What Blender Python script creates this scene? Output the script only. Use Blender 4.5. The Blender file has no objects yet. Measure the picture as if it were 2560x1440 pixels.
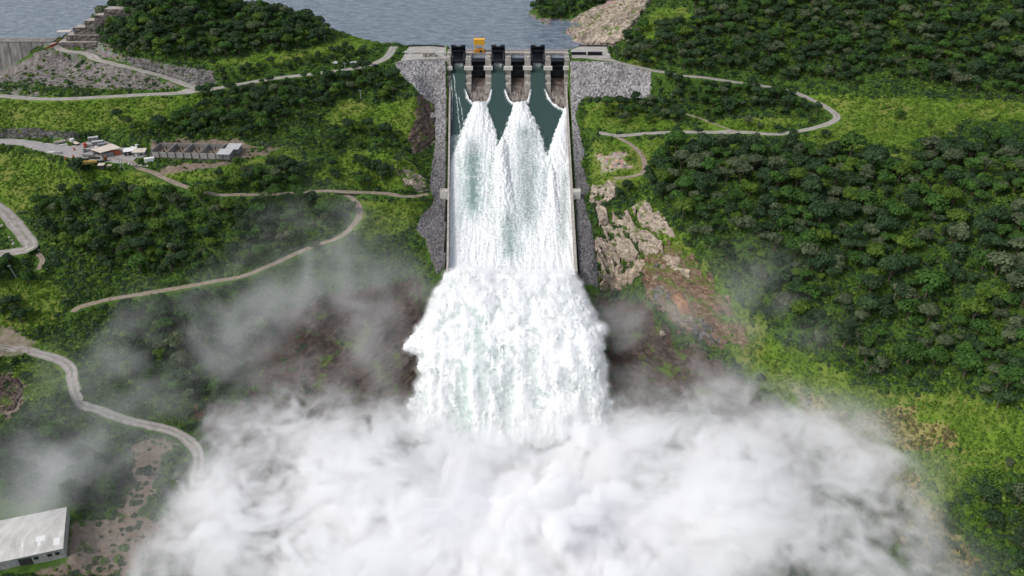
import bpy, bmesh, math, random
import numpy as np
from mathutils import Vector, Matrix
S = bpy.context.scene
C = S.collection
R = math.radians

# ------------------------------------------------------------------ camera, sky, sun, exposure
CAM_H, PITCH, FPX = 176.0, R(32.0), 2000.0
cd = bpy.data.cameras.new('camera'); cam = bpy.data.objects.new('camera', cd); C.objects.link(cam)
cam.location = (0, 0, CAM_H); cam.rotation_euler = (R(90) - PITCH, 0, 0)
cd.sensor_width = 36; cd.lens = 36 * FPX / 2560; cd.clip_end = 20000; cd.clip_start = 1
S.camera = cam
SUN_EL, SUN_AZ = R(52), R(-112)           # azimuth measured from +Y towards +X
W = bpy.data.worlds.new('World'); S.world = W; W.use_nodes = True
wn = W.node_tree.nodes; bg = wn['Background']
sky = wn.new('ShaderNodeTexSky'); sky.sky_type = 'NISHITA'; sky.sun_disc = False
sky.sun_elevation = SUN_EL; sky.sun_rotation = SUN_AZ; sky.dust_density = 3.0; sky.air_density = 1.0
hs = wn.new('ShaderNodeHueSaturation'); hs.inputs['Saturation'].default_value = .55      # thin overcast: a greyer sky
W.node_tree.links.new(sky.outputs[0], hs.inputs['Color']); W.node_tree.links.new(hs.outputs[0], bg.inputs[0]); bg.inputs[1].default_value = 0.15
sl = bpy.data.lights.new('sun', 'SUN'); sl.energy = 1.25; sl.angle = R(14); sl.color = (1, .96, .9)
sun = bpy.data.objects.new('sun', sl); C.objects.link(sun)
sd = Vector((math.sin(SUN_AZ) * math.cos(SUN_EL), math.cos(SUN_AZ) * math.cos(SUN_EL), math.sin(SUN_EL)))
sun.rotation_euler = sd.to_track_quat('Z', 'Y').to_euler()
S.view_settings.view_transform = 'Standard'; S.view_settings.look = 'None'
S.view_settings.exposure = 0.33; S.view_settings.gamma = 1.0
S.render.engine = 'CYCLES'
cy = S.cycles
cy.max_bounces = 16; cy.diffuse_bounces = 4; cy.glossy_bounces = 2; cy.transmission_bounces = 2
cy.volume_bounces = 14; cy.transparent_max_bounces = 8
cy.volume_step_rate = 1.0; cy.volume_max_steps = 256
cy.use_denoising = True
try: cy.denoiser = 'OPENIMAGEDENOISE'
except Exception: pass
cy.use_adaptive_sampling = True; cy.adaptive_threshold = 0.02

# ------------------------------------------------------------------ small tools
rng = np.random.default_rng(7); random.seed(7)
_perm = np.random.default_rng(3).permutation(512).astype(np.int64)
_g3 = np.random.default_rng(4).normal(size=(512, 3)); _g3 /= np.linalg.norm(_g3, axis=1)[:, None]
def noise(x, y, z=0.0):                                     # gradient noise, about -1..1
    x, y, z = np.broadcast_arrays(np.asarray(x, float), np.asarray(y, float), np.asarray(z, float))
    xi, yi, zi = np.floor(x).astype(np.int64), np.floor(y).astype(np.int64), np.floor(z).astype(np.int64)
    xf, yf, zf = x - xi, y - yi, z - zi
    f = lambda t: t * t * t * (t * (t * 6 - 15) + 10)
    u, v, w = f(xf), f(yf), f(zf)
    out = 0
    for dx in (0, 1):
        for dy in (0, 1):
            for dz in (0, 1):
                h = _perm[(_perm[(_perm[(xi + dx) & 511] + yi + dy) & 511] + zi + dz) & 511]
                g = _g3[h]
                d = g[..., 0] * (xf - dx) + g[..., 1] * (yf - dy) + g[..., 2] * (zf - dz)
                out = out + d * (u if dx else 1 - u) * (v if dy else 1 - v) * (w if dz else 1 - w)
    return out * 1.6
def fbm(x, y, z=0.0, o=4, gain=.5):
    a, s, t = 1.0, 0.0, 0.0
    for k in range(o):
        s = s + a * noise(x * 2 ** k + 17.3 * k, y * 2 ** k + 5.1 * k, np.asarray(z) * 2 ** k); t += a; a *= gain
    return s / t
def billow(x, y, z=0.0, o=4, gain=.5):
    a, s, t = 1.0, 0.0, 0.0
    for k in range(o):
        s = s + a * np.abs(noise(x * 2 ** k + 7.7 * k, y * 2 ** k + 3.3 * k, np.asarray(z) * 2 ** k)); t += a; a *= gain
    return s / t
def ss(a, b, x):
    t = np.clip((np.asarray(x, float) - a) / (b - a), 0, 1); return t * t * (3 - 2 * t)
def tan_row(py): return np.tan(PITCH + np.arctan((np.asarray(py, float) - 720) / FPX))
def project(x, y, z):                                        # world -> photograph pixel (2560 wide)
    up = np.asarray(z, float) - CAM_H
    Z = y * math.cos(PITCH) - up * math.sin(PITCH); U = up * math.cos(PITCH) + y * math.sin(PITCH)
    return 1280 + FPX * x / Z, 720 - FPX * U / Z
def at(px, py, z=None, y=None):                              # pixel + height (or distance) -> world
    t = float(tan_row(py))
    if y is None: y = (CAM_H - z) / t
    else: z = CAM_H - y * t
    Z = y * math.cos(PITCH) + (CAM_H - z) * math.sin(PITCH)
    return (px - 1280) / FPX * Z, y, z
def inpoly(px, py, poly):
    px, py = np.asarray(px, float), np.asarray(py, float); r = np.zeros(px.shape, bool); n = len(poly)
    for i in range(n):
        x1, y1 = poly[i][:2]; x2, y2 = poly[(i + 1) % n][:2]
        if y1 == y2: continue
        r ^= ((y1 > py) != (y2 > py)) & (px < (x2 - x1) * (py - y1) / (y2 - y1) + x1)
    return r
def polydist(px, py, poly):                                  # distance to the outline
    d = np.full(np.shape(px), 1e9); n = len(poly)
    for i in range(n):
        x1, y1 = poly[i][:2]; x2, y2 = poly[(i + 1) % n][:2]
        L = (x2 - x1) ** 2 + (y2 - y1) ** 2 + 1e-9
        t = np.clip(((px - x1) * (x2 - x1) + (py - y1) * (y2 - y1)) / L, 0, 1)
        d = np.minimum(d, np.hypot(px - x1 - t * (x2 - x1), py - y1 - t * (y2 - y1)))
    return d

# ------------------------------------------------------------------ objects and tags
def tag(o, label=None, cat=None, group=None, kind=None):
    if label: o['label'] = label
    if cat: o['category'] = cat
    if group: o['group'] = group
    if kind: o['kind'] = kind
    return o
def link(name, me, mat=None, parent=None):
    o = bpy.data.objects.new(name, me); C.objects.link(o)
    if mat is not None: me.materials.append(mat)
    if parent is not None: o.parent = parent
    return o
def empty(name, loc, rz=0.0):
    o = bpy.data.objects.new(name, None); C.objects.link(o); o.location = loc; o.rotation_euler = (0, 0, rz); o.empty_display_size = .5
    return o
def mesh_np(name, V, F, smooth=True):
    me = bpy.data.meshes.new(name); V = np.asarray(V, np.float32); F = np.asarray(F, np.int32)
    n, k = F.shape
    me.vertices.add(len(V)); me.vertices.foreach_set('co', V.ravel())
    me.loops.add(n * k); me.loops.foreach_set('vertex_index', F.ravel())
    me.polygons.add(n); me.polygons.foreach_set('loop_start', np.arange(0, n * k, k, dtype=np.int32))
    me.polygons.foreach_set('loop_total', np.full(n, k, np.int32))
    me.polygons.foreach_set('use_smooth', np.full(n, smooth, bool))
    me.update(); me.validate(); return me
def grid_faces(nr, nc, keep=None):
    i = np.arange(nr * nc).reshape(nr, nc)
    F = np.stack([i[:-1, :-1], i[:-1, 1:], i[1:, 1:], i[1:, :-1]], -1).reshape(-1, 4)
    if keep is not None:
        k = keep[:-1, :-1] & keep[:-1, 1:] & keep[1:, 1:] & keep[1:, :-1]; F = F[k.ravel()]
    return F
def compact(V, F):
    used = np.unique(F); m = np.full(len(V), -1); m[used] = np.arange(len(used)); return V[used], m[F], used
def attr(me, name, vals):
    a = me.attributes.new(name, 'FLOAT', 'POINT'); a.data.foreach_set('value', np.asarray(vals, np.float32).ravel())

class MB:                                                    # collects simple solids into ONE mesh
    def __init__(s): s.V, s.F = [], []
    def add(s, V, F):
        b = len(s.V); s.V += [tuple(v) for v in V]; s.F += [[b + i for i in f] for f in F]; return s
    def box(s, x0, x1, y0, y1, z0, z1, M=None):
        V = [Vector((x, y, z)) for z in (z0, z1) for (x, y) in ((x0, y0), (x1, y0), (x1, y1), (x0, y1))]
        if M is not None: V = [M @ v for v in V]
        return s.add(V, [(3, 2, 1, 0), (4, 5, 6, 7), (0, 1, 5, 4), (1, 2, 6, 5), (2, 3, 7, 6), (3, 0, 4, 7)])
    def prism(s, prof, x0, x1, axis='x'):                    # profile in (y,z) swept along x, or (x,y) along z
        n = len(prof)
        if axis == 'x': V = [(x0, p[0], p[1]) for p in prof] + [(x1, p[0], p[1]) for p in prof]
        elif axis == 'y': V = [(p[0], x0, p[1]) for p in prof] + [(p[0], x1, p[1]) for p in prof]
        else: V = [(p[0], p[1], x0) for p in prof] + [(p[0], p[1], x1) for p in prof]
        return s.add(V, [list(range(n)), list(range(2 * n - 1, n - 1, -1))] + [(i, i + n, (i + 1) % n + n, (i + 1) % n) for i in range(n)])
    def tube(s, pts, r, n=8):
        pts = [Vector(p) for p in pts]; rs = r if isinstance(r, (list, tuple)) else [r] * len(pts); V = []; F = []
        for k, p in enumerate(pts):
            d = (pts[min(k + 1, len(pts) - 1)] - pts[max(k - 1, 0)]).normalized()
            a = d.orthogonal().normalized(); b = d.cross(a)
            V += [p + (a * math.cos(2 * math.pi * j / n) + b * math.sin(2 * math.pi * j / n)) * rs[k] for j in range(n)]
        for k in range(len(pts) - 1):
            F += [(k * n + j, k * n + (j + 1) % n, (k + 1) * n + (j + 1) % n, (k + 1) * n + j) for j in range(n)]
        F += [list(range(n - 1, -1, -1)), list(range((len(pts) - 1) * n, len(pts) * n))]
        return s.add(V, F)
    def build(s, name, mat, parent=None, bevel=0.0, smooth=False):
        me = bpy.data.meshes.new(name); me.from_pydata(s.V, [], s.F)
        bm = bmesh.new(); bm.from_mesh(me); bmesh.ops.recalc_face_normals(bm, faces=bm.faces)
        if bevel: bmesh.ops.bevel(bm, geom=list(bm.edges), offset=bevel, segments=1, affect='EDGES')
        bm.to_mesh(me); bm.free()
        if smooth: me.polygons.foreach_set('use_smooth', [True] * len(me.polygons))
        me.update(); return link(name, me, mat, parent)

# ------------------------------------------------------------------ materials
class NT:
    def __init__(s, name):
        s.m = bpy.data.materials.new(name); s.m.use_nodes = True; s.t = s.m.node_tree; s.n = s.t.nodes; s.p = s.n['Principled BSDF']
        s.p.inputs['Specular IOR Level'].default_value = .2
        s._obj = None
    def new(s, t, **k):
        n = s.n.new(t)
        for a, b in k.items(): setattr(n, a, b)
        return n
    def put(s, sock, v):
        if hasattr(v, 'is_linked') or hasattr(v, 'links'): s.t.links.new(v, sock)
        elif isinstance(v, (tuple, list)) and sock.type == 'RGBA' and len(v) == 3: sock.default_value = (*v, 1)
        else: sock.default_value = v
    def co(s, scale=(1, 1, 1), geo=True, rot=(0, 0, 0)):
        c = s.new('ShaderNodeNewGeometry').outputs['Position'] if geo else s.new('ShaderNodeTexCoord').outputs['Object']
        m = s.new('ShaderNodeMapping'); s.t.links.new(c, m.inputs[0]); m.inputs['Scale'].default_value = scale; m.inputs['Rotation'].default_value = rot
        return m.outputs[0]
    def noise(s, scale, co=None, detail=4, rough=.6, dist=0):
        n = s.new('ShaderNodeTexNoise'); n.inputs['Scale'].default_value = scale; n.inputs['Detail'].default_value = detail
        n.inputs['Roughness'].default_value = rough; n.inputs['Distortion'].default_value = dist
        s.t.links.new(co if co is not None else s.co(), n.inputs['Vector']); return n.outputs['Fac']
    def voro(s, scale, co=None, out='Color', feature='F1'):
        n = s.new('ShaderNodeTexVoronoi', feature=feature); n.inputs['Scale'].default_value = scale
        s.t.links.new(co if co is not None else s.co(), n.inputs['Vector']); return n.outputs[out]
    def ramp(s, fac, stops):
        r = s.new('ShaderNodeValToRGB'); e = r.color_ramp.elements
        while len(e) < len(stops): e.new(.5)
        for k, (p, c) in enumerate(stops): e[k].position = p; e[k].color = (*c, 1) if len(c) == 3 else c
        s.put(r.inputs[0], fac); return r.outputs[0]
    def mr(s, v, a, b, c=0.0, d=1.0):
        n = s.new('ShaderNodeMapRange'); s.put(n.inputs[0], v)
        for k, q in enumerate((a, b, c, d)): n.inputs[k + 1].default_value = q
        return n.outputs[0]
    def mix(s, f, a, b, mode='MIX'):
        n = s.new('ShaderNodeMix', data_type='RGBA', blend_type=mode); s.put(n.inputs[0], f); s.put(n.inputs[6], a); s.put(n.inputs[7], b); return n.outputs[2]
    def math(s, op, a, b=0.0):
        n = s.new('ShaderNodeMath', operation=op); s.put(n.inputs[0], a); s.put(n.inputs[1], b); return n.outputs[0]
    def attr(s, name): 
        n = s.new('ShaderNodeAttribute', attribute_name=name); return n.outputs['Fac']
    def rand(s): return s.new('ShaderNodeObjectInfo').outputs['Random']
    def bump(s, h, strength=.5, dist=.3):
        n = s.new('ShaderNodeBump'); n.inputs['Strength'].default_value = strength; n.inputs['Distance'].default_value = dist
        s.put(n.inputs['Height'], h); s.t.links.new(n.outputs[0], s.p.inputs['Normal'])
    def out(s, col, rough=.85, metal=0.0, spec=None):
        s.put(s.p.inputs['Base Color'], col); s.put(s.p.inputs['Roughness'], rough); s.put(s.p.inputs['Metallic'], metal)
        if spec is not None: s.p.inputs['Specular IOR Level'].default_value = spec
        return s.m
def mat_weathered(name, col, dark=.6, scale=.6, rough=.8, metal=0.0, streak=True, spec=.2):
    n = NT(name); c0 = tuple(v * dark for v in col)
    a = n.noise(scale, detail=6); k = n.noise(scale * 1.6, n.co((1, 1, .12)), detail=4) if streak else a
    f = n.math('MULTIPLY', n.mr(a, .35, .65), n.mr(k, .3, .6))
    return n.out(n.mix(f, c0, col), rough, metal, spec)
# ------------------------------------------------------------------ terrain
CP = """1000,150,4;1060,150,4;1118,150,4;1050,118,5;1000,118,5;960,110,6;980,160,3;880,172,2;700,195,-2;520,225,-6;400,190,-1;270,155,4;140,120,7;90,120,3;60,145,-4;0,172,-13
-150,190,-18;0,200,-13;150,170,-3;150,220,-7;350,215,-5;0,250,-8;-150,260,-9;300,250,-7;400,150,8;400,138,11;300,128,12;540,170,3;255,112,5;195,110,5
300,290,-12;100,290,-12;600,300,-14;250,350,-20;50,345,-20;-100,345,-20;50,322,-19;500,380,-21;640,380,-21;150,400,-22;150,450,-31;0,450,-32;300,500,-37;300,600,-52;300,700,-64;400,735,-68;200,770,-70
30,560,-46;80,620,-51;-60,640,-52;340,415,-23;450,460,-27;550,485,-30;700,483,-34;860,480,-38;1060,492,-43;950,300,-20;980,400,-32;850,430,-33;780,360,-25;700,270,-12;900,200,-3;1000,200,-4;620,440,-27
890,540,-46;850,590,-51;700,650,-58;600,690,-62;1000,560,-53;700,560,-48;500,600,-50;950,700,-74;1000,800,-90;900,900,-100;900,1000,-101;700,800,-84;500,800,-79;700,900,-96;450,950,-91;300,850,-80;700,980,-98;850,820,-94
100,890,-78;190,960,-82;260,1030,-86;400,1060,-91;490,1120,-95;490,1200,-98;480,1300,-99;0,850,-74;80,1350,-94;300,1200,-94;100,1100,-84;0,1000,-76;300,1400,-98;-100,1100,-78;-100,900,-70;-100,750,-62;0,720,-60;560,1400,-104;560,1150,-104
1010,1075,-108;850,1090,-104;700,1090,-101;860,1200,-104.5;950,1320,-106;700,1300,-103;1280,1100,-112;1280,1400,-112;1810,1300,-103;1700,1200,-107;1600,1110,-109;1280,900,-99;1500,960,-102;1060,960,-102;1900,1100,-101;1700,1060,-109;2000,1250,-103;2200,1400,-99;2400,1420,-86;2550,1440,-72;1790,1140,-103
1640,170,2;1520,150,4;1450,150,4;1500,118,5;1540,112,6;1640,250,-16;1460,255,-17;1560,250,-17;1480,335,-24;1540,340,-24;1700,331,-23;1860,330,-21;2000,335,-17;2095,295,-12;1980,230,-6;1700,188,1;1850,207,-3;1800,260,-13
1540,400,-30;1600,440,-33;1530,500,-43;1540,560,-54;1540,640,-68;1540,700,-78;1560,800,-96;1600,900,-100;1640,1000,-102;1700,770,-78;1800,850,-88;1900,920,-88;2000,960,-83;2150,1150,-88;2300,1300,-86;1650,650,-58;1620,540,-44;1750,700,-62;1800,780,-74;1700,880,-99;1850,1000,-101
1800,600,-42;1800,450,-25;1700,400,-25;2300,395,-5;2300,330,-8;2500,300,-3;2500,420,0;2300,600,-23;2300,800,-44;2550,600,-9;2550,800,-26;2500,1000,-42;2500,1250,-62;2350,1080,-66;2100,900,-66;2000,750,-52;2050,520,-25;2100,380,-12;2200,1000,-74;2700,900,-20
1620,60,20;1700,115,14;1500,72,10"""
CP = [tuple(float(v) for v in p.split(',')) for p in CP.replace('\n', ';').split(';')]
PTS = [at(*p) for p in CP]
for px, py, y in ((2100,100,590),(2100,0,626),(2100,-90,665),(2500,100,568),(2500,0,604),(2500,-90,645),(2100,215,546),(2500,235,518),(1800,120,596),(1800,0,655),(1800,-60,690),(1700,60,640),(1700,0,690),
                  (500,105,605),(500,50,628),(500,0,656),(480,-40,688),(350,100,604),(320,40,640),(330,0,662),(620,100,606),(620,30,640),(700,110,604),(700,32,652),(800,125,604),(800,84,640),(900,120,605),(900,100,636),(945,110,630),
                  (250,25,668),(205,78,660),(165,100,645),(1600,20,690),(1560,0,712),(1450,0,742),(1350,10,762),(2800,100,560),(2700,250,500)):
    PTS.append(at(px, py, y=y))
PTS += [(-250, 760, 5), (-330, 690, -6), (-375, 665, -8), (-170, 730, -8), (-110, 690, -8), (-100, 662, -5), (-220, 650, -10), (0, 640, -14), (50, 655, -10), (40, 720, -14), (0, 760, -18), (-220, 760, -16),
        (10, 800, -16), (70, 790, 4), (150, 800, 24), (300, 790, 60), (-460, 700, -16), (-460, 660, -12), (-250, 830, -10), (-420, 640, -10), (-460, 610, -18), (470, 640, 62), (450, 480, 16), (-420, 800, -16), (60, 705, -4), (88, 715, 2), (40, 688, -7)]
for px, py in ((1440, 106), (1410, 82), (1375, 60), (1340, 48), (1318, 32)): PTS.append(at(px, py, 0))
PTS += [(-200, 214, -90), (200, 214, -70), (-220, 300, -72), (0, 214, -112), (0, 330, -110)]
PTS = np.array(PTS)
ax = np.concatenate([[-4000, -2200, -1300, -800, -560], np.arange(-470, 471, 1.25), [560, 800, 1300, 2200, 4000]])
ay = np.concatenate([[-600, -200, 0, 80, 140], np.arange(172.5, 800, 1.25), [850, 900, 1000]])
gx, gy = np.meshgrid(ax, ay)
def rbf(X, Y):
    P = PTS[:, :2]; n = len(P)
    D = np.linalg.norm(P[:, None] - P[None], axis=2)
    A = np.zeros((n + 3, n + 3)); A[:n, :n] = D + np.eye(n) * 1.2; A[:n, n:] = np.c_[np.ones(n), P]; A[n:, :n] = A[:n, n:].T
    w = np.linalg.solve(A, np.r_[PTS[:, 2], 0, 0, 0])
    out = np.empty(X.size); xf, yf = X.ravel(), Y.ravel()
    for i in range(0, X.size, 20000):
        x, y = xf[i:i + 20000], yf[i:i + 20000]
        out[i:i + 20000] = np.hypot(x[:, None] - P[:, 0], y[:, None] - P[:, 1]) @ w[:n] + w[n] + w[n + 1] * x + w[n + 2] * y
    return out.reshape(X.shape)
cx, cyy = np.clip(gx, -470, 470), np.clip(gy, 172.5, 798)
GZ = rbf(cx, cyy)
# spillway geometry that the ground follows
def xl(y): return np.interp(y, [405, 590], [-37.2, -46.0])       # inner faces of the chute walls
def xr(y): return np.interp(y, [405, 590], [37.0, 40.0])
def floor_z(y): return np.interp(y, [398, 403, 410, 418, 575, 584, 592, 600, 612], [-66.5, -67.5, -68.3, -66.8, -23.0, -18.0, -13.2, -11, -11])
def wall_top(y): return np.interp(y, [400, 575, 584], [-62.5, -16.0, -12.0])
bank = lambda y: np.interp(y, [395, 420, 560, 573, 594, 596], [-66, -62.5, -22.5, -17.5, 3.6, 4.2])
def shape_spillway(Z):
    d = np.maximum(xl(gy) - 1.4 - gx, gx - xr(gy) - 1.4)
    w = (1 - ss(8, 26, d)) * ss(392, 408, gy) * (1 - ss(612, 622, gy))
    Z = Z * (1 - w) + (bank(gy) - np.maximum(d, 0) * .05) * w
    wr = ss(40, 48, gx) * (1 - ss(92, 104, gx)) * ss(566, 572, gy) * (1 - ss(600, 606, gy))   # right rip-rap slope
    Z = Z * (1 - wr) + np.interp(gy, [566, 572, 592, 596], [-18.5, -17, 2.5, 4]) * wr
    inside = (d < .6) & (gy > 404) & (gy < 640)
    return np.where(inside, np.minimum(Z, floor_z(np.clip(gy, 398, 612)) - 3), Z)
GZ = shape_spillway(GZ)
def tz(x, y):                                                # ground height at a point
    x, y = np.asarray(x, float), np.asarray(y, float)
    i = np.clip(np.searchsorted(ax, x) - 1, 0, len(ax) - 2); j = np.clip(np.searchsorted(ay, y) - 1, 0, len(ay) - 2)
    u = np.clip((x - ax[i]) / (ax[i + 1] - ax[i]), 0, 1); v = np.clip((y - ay[j]) / (ay[j + 1] - ay[j]), 0, 1)
    return (GZ[j, i] * (1 - u) + GZ[j, i + 1] * u) * (1 - v) + (GZ[j + 1, i] * (1 - u) + GZ[j + 1, i + 1] * u) * v
def ground(px, py, water=None):                              # the point of the ground that a pixel of the photograph shows
    t = float(tan_row(py)); y = np.arange(176, 795, .5); z = CAM_H - y * t
    x = (px - 1280) / FPX * (y * math.cos(PITCH) + (CAM_H - z) * math.sin(PITCH))
    below = z <= tz(x, y); k = int(np.argmax(below)) if below.any() else len(y) - 1
    return float(x[k]), float(y[k]), float(tz(x[k], y[k]))
def spline(P, step=1.5):
    P = np.array(P, float); Q = [P[0]]
    E = np.vstack([2 * P[0] - P[1], P, 2 * P[-1] - P[-2]])
    for i in range(1, len(E) - 2):
        p0, p1, p2, p3 = E[i - 1:i + 3]; n = max(2, int(np.linalg.norm(p2 - p1) / step))
        for t in np.linspace(0, 1, n + 1)[1:]:
            Q.append(.5 * (2 * p1 + (p2 - p0) * t + (2 * p0 - 5 * p1 + 4 * p2 - p3) * t ** 2 + (3 * p1 - p0 - 3 * p2 + p3) * t ** 3))
    return np.array(Q)
ROADS = {
 'upper': ([(985,118),(970,140),(940,158),(880,173),(800,184),(700,196),(620,208),(540,222),(490,231),(380,237),(250,243),(100,249),(-220,258)], 7.0),
 'ramp': ([(128,114),(165,131),(220,144),(290,159),(350,176),(410,193),(455,209),(500,226)], 6.5),
 'bench': ([(285,404),(345,418),(385,433),(430,455),(480,474),(540,486),(600,488),(700,484),(800,479),(870,480),(960,484),(1010,490),(1070,492)], 4.2),
 'loop': ([(862,480),(890,503),(900,535),(888,562),(850,590),(790,615),(730,640),(670,667),(610,690),(520,708),(430,724),(360,736),(290,746),(235,757),(196,770),(185,785)], 4.4),
 'bend': ([(-130,420),(-60,478),(0,522),(30,552),(60,588),(76,612),(66,626),(25,634),(-220,642)], 9.6),
 'valley': ([(-220,856),(30,872),(100,886),(150,902),(178,925),(184,960),(200,1000),(250,1030),(320,1053),(400,1070),(450,1088),(488,1118),(498,1155),(490,1205),(482,1270)], 6.2),
 'east': ([(1430,142),(1500,148),(1560,158),(1640,173),(1700,185),(1780,197),(1850,208),(1930,219),(1980,231),(2030,250),(2068,270),(2092,292),(2080,306),(2045,318),(2000,328),(1940,336),(1870,333),(1800,331),(1700,332),(1620,334),(1550,339),(1495,336)], 5.6),
 'spur': ([(1545,342),(1588,370),(1610,400),(1608,430),(1580,444),(1535,450)], 3.6),
 'track': ([(1715,284),(1760,300),(1810,320),(1845,331)], 2.4),
 'stub': ([(92,628),(106,650),(98,682)], 3.4)}
ROADW = {}
for k, (pl, w) in ROADS.items():
    P = np.array([ground(*p) for p in pl]); Q = spline(P[:, :2]); z = tz(Q[:, 0], Q[:, 1])
    ker = np.ones(21) / 21; zz = np.convolve(np.pad(z, 10, mode='edge'), ker, 'valid')
    ROADW[k] = (np.c_[Q, zz], w)
roadd = np.full(GZ.shape, 99.0)
for k, (Q, w) in ROADW.items():                              # bed the roads into the ground
    best = np.full(GZ.shape, 99.0); zr = np.zeros(GZ.shape)
    for x, y, z in Q:
        i0, i1 = np.searchsorted(ax, [x - 12, x + 12]); j0, j1 = np.searchsorted(ay, [y - 12, y + 12])
        d = np.hypot(gx[j0:j1, i0:i1] - x, gy[j0:j1, i0:i1] - y); m = d < best[j0:j1, i0:i1]
        best[j0:j1, i0:i1] = np.where(m, d, best[j0:j1, i0:i1]); zr[j0:j1, i0:i1] = np.where(m, z, zr[j0:j1, i0:i1])
    wt = 1 - ss(w / 2 + .8, w / 2 + 5, best); GZ = GZ * (1 - wt) + zr * wt
    roadd = np.minimum(roadd, best - w / 2)
# level pads under the yard, the pens, the platforms and the warehouse
def pad(poly, z=None, blend=6.0, level=False):
    global GZ
    P = [(at(*p, z) if level else ground(*p))[:2] for p in poly]; ins = inpoly(gx, gy, P); d = np.where(ins, 0, polydist(gx, gy, P))
    if z is None: z = float(np.mean(tz([p[0] for p in P], [p[1] for p in P])))
    w = 1 - ss(.5, blend, d); GZ = GZ * (1 - w) + z * w; return z, P
YARD_PX = [(-220,330),(60,341),(130,350),(185,356),(215,344),(255,340),(305,362),(372,374),(380,392),(348,398),(330,418),(300,424),(215,420),(180,408),(100,386),(40,368),(-220,352)]
YARD_Z, YARD = pad(YARD_PX)
PEN_Z, _ = pad([(378,392),(400,358),(560,356),(600,364),(580,396)], None, 5)
LPLAT_PX = [(982,160),(1000,150),(1020,116),(1118,114),(1118,149),(1060,150)]
LPLAT_Z, LPLAT = pad(LPLAT_PX, 4.2, 4, True)
RPLAT_PX = [(1428,146),(1424,124),(1448,116),(1522,116),(1530,146)]
RPLAT_Z, RPLAT = pad(RPLAT_PX, 4.2, 4, True)
WH_Z, _ = pad([(-220,1440),(-220,1300),(190,1270),(190,1400)], None, 8)
# terraces cut in the left hill's reservoir end, rough slopes, gullies and rock
PX, PY = project(gx, gy, GZ)
terr = ss(-375, -362, gx) * (1 - ss(-305, -285, gx)) * ss(600, 606, gy) * (1 - ss(690, 705, gy))
st = 5.2; q = GZ / st; fr = q - np.floor(q)
GZ = GZ * (1 - terr) + (np.floor(q) + ss(.0, .22, fr)) * st * terr
clear = ss(0, 5, roadd)
for P in (YARD, LPLAT, RPLAT): clear *= np.where(inpoly(gx, gy, P), 0, ss(0, 5, polydist(gx, gy, P)))
dch = np.maximum(xl(gy) - gx, gx - xr(gy)); clear *= np.where((gy > 395) & (gy < 640), ss(8, 26, dch), 1)
BROWN = [[(480,1010),(640,1010),(850,1050),(1010,1050),(1000,1440),(520,1440),(500,1250),(540,1120)],[(1690,1050),(1850,1060),(2000,1100),(2060,1250),(2140,1440),(1600,1440),(1700,1200)],[(700,770),(860,740),(1000,690),(1060,700),(1060,900),(1020,1070),(850,1050),(640,1010),(620,900)], [(1500,745),(1600,755),(1700,850),(1800,905),(1920,990),(1990,1110),(1990,1240),(1700,1140),(1540,1060)]]
brown = np.zeros(GZ.shape)
for P in BROWN: brown = np.maximum(brown, inpoly(PX + 30 * noise(gx / 9, gy / 9), PY + 30 * noise(gx / 9, gy / 9, 5), P))
land = (ss(-2, 3, GZ) + (gy < 600)) > 0
GZ = GZ + clear * land * (1.3 * fbm(gx / 16, gy / 16, 1, 3) + .55 * fbm(gx / 4.5, gy / 4.5, 2, 3))
GZ = GZ + brown * clear * (3.2 * fbm(gx / 22 + .6 * gy / 22, gy / 9, 3, 4))
dd = GZ + 106; GZ = np.where((gy < 345) & (np.abs(gx) < 190), np.where(dd < 0, GZ - 3, GZ + .8 * (1 - ss(0, 4, dd))), GZ)
PX, PY = project(gx, gy, GZ)
# what covers the ground: bright grass, bare soil, rock
def zone(polys, fuzz=12, sc=7.0):
    m = np.zeros(GZ.shape); fx, fy = fuzz * fbm(gx / sc, gy / sc, 9, 3) * 2, fuzz * fbm(gx / sc, gy / sc, 19, 3)
    for P in polys: m = np.maximum(m, inpoly(PX + fx, PY + fy, P))
    return m
BRIGHT = [[(-240,250),(500,240),(540,262),(480,300),(380,330),(300,320),(180,330),(-240,315)], [(-240,365),(100,390),(210,420),(330,425),(420,465),(300,470),(160,480),(80,520),(30,540),(-240,500)],
 [(560,150),(700,130),(800,115),(880,90),(930,85),(955,105),(930,125),(800,140),(640,165),(520,160)], [(860,250),(960,260),(1040,240),(1070,300),(1030,350),(880,320),(800,300)], [(880,370),(1010,390),(1060,430),(1060,470),(900,470),(780,440)],
 [(400,430),(520,425),(640,390),(720,360),(760,400),(640,410),(540,450),(450,450)], [(880,500),(1060,500),(1050,560),(930,600),(880,590)], [(-240,690),(130,700),(180,760),(90,830),(-240,800)], [(60,830),(130,860),(180,890),(110,890)], [(40,910),(150,910),(170,970),(60,1010),(30,960)],
 [(1560,165),(1600,60),(1640,20),(1720,20),(1740,60),(1640,130),(1640,165)], [(2010,235),(2800,260),(2800,310),(2420,300),(2300,380),(2120,350),(2010,340),(2100,300)], [(2000,340),(2120,350),(2290,395),(2300,430),(2160,385),(2010,358)],
 [(1460,260),(1560,250),(1730,320),(1560,330),(1460,320)], [(1480,350),(1600,345),(1760,345),(1660,380),(1600,470),(1480,470)], [(1600,480),(1680,560),(1800,700),(1950,850),(2050,900),(2200,980),(2400,980),(2800,1060),(2800,1200),(2430,1170),(2350,1300),(2200,1200),(2050,1080),(1900,960),(1780,830),(1660,650),(1580,520)],
 [(1700,330),(1900,340),(2040,300),(1880,290),(1760,305)]]
bright = zone(BRIGHT, 14)
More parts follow.
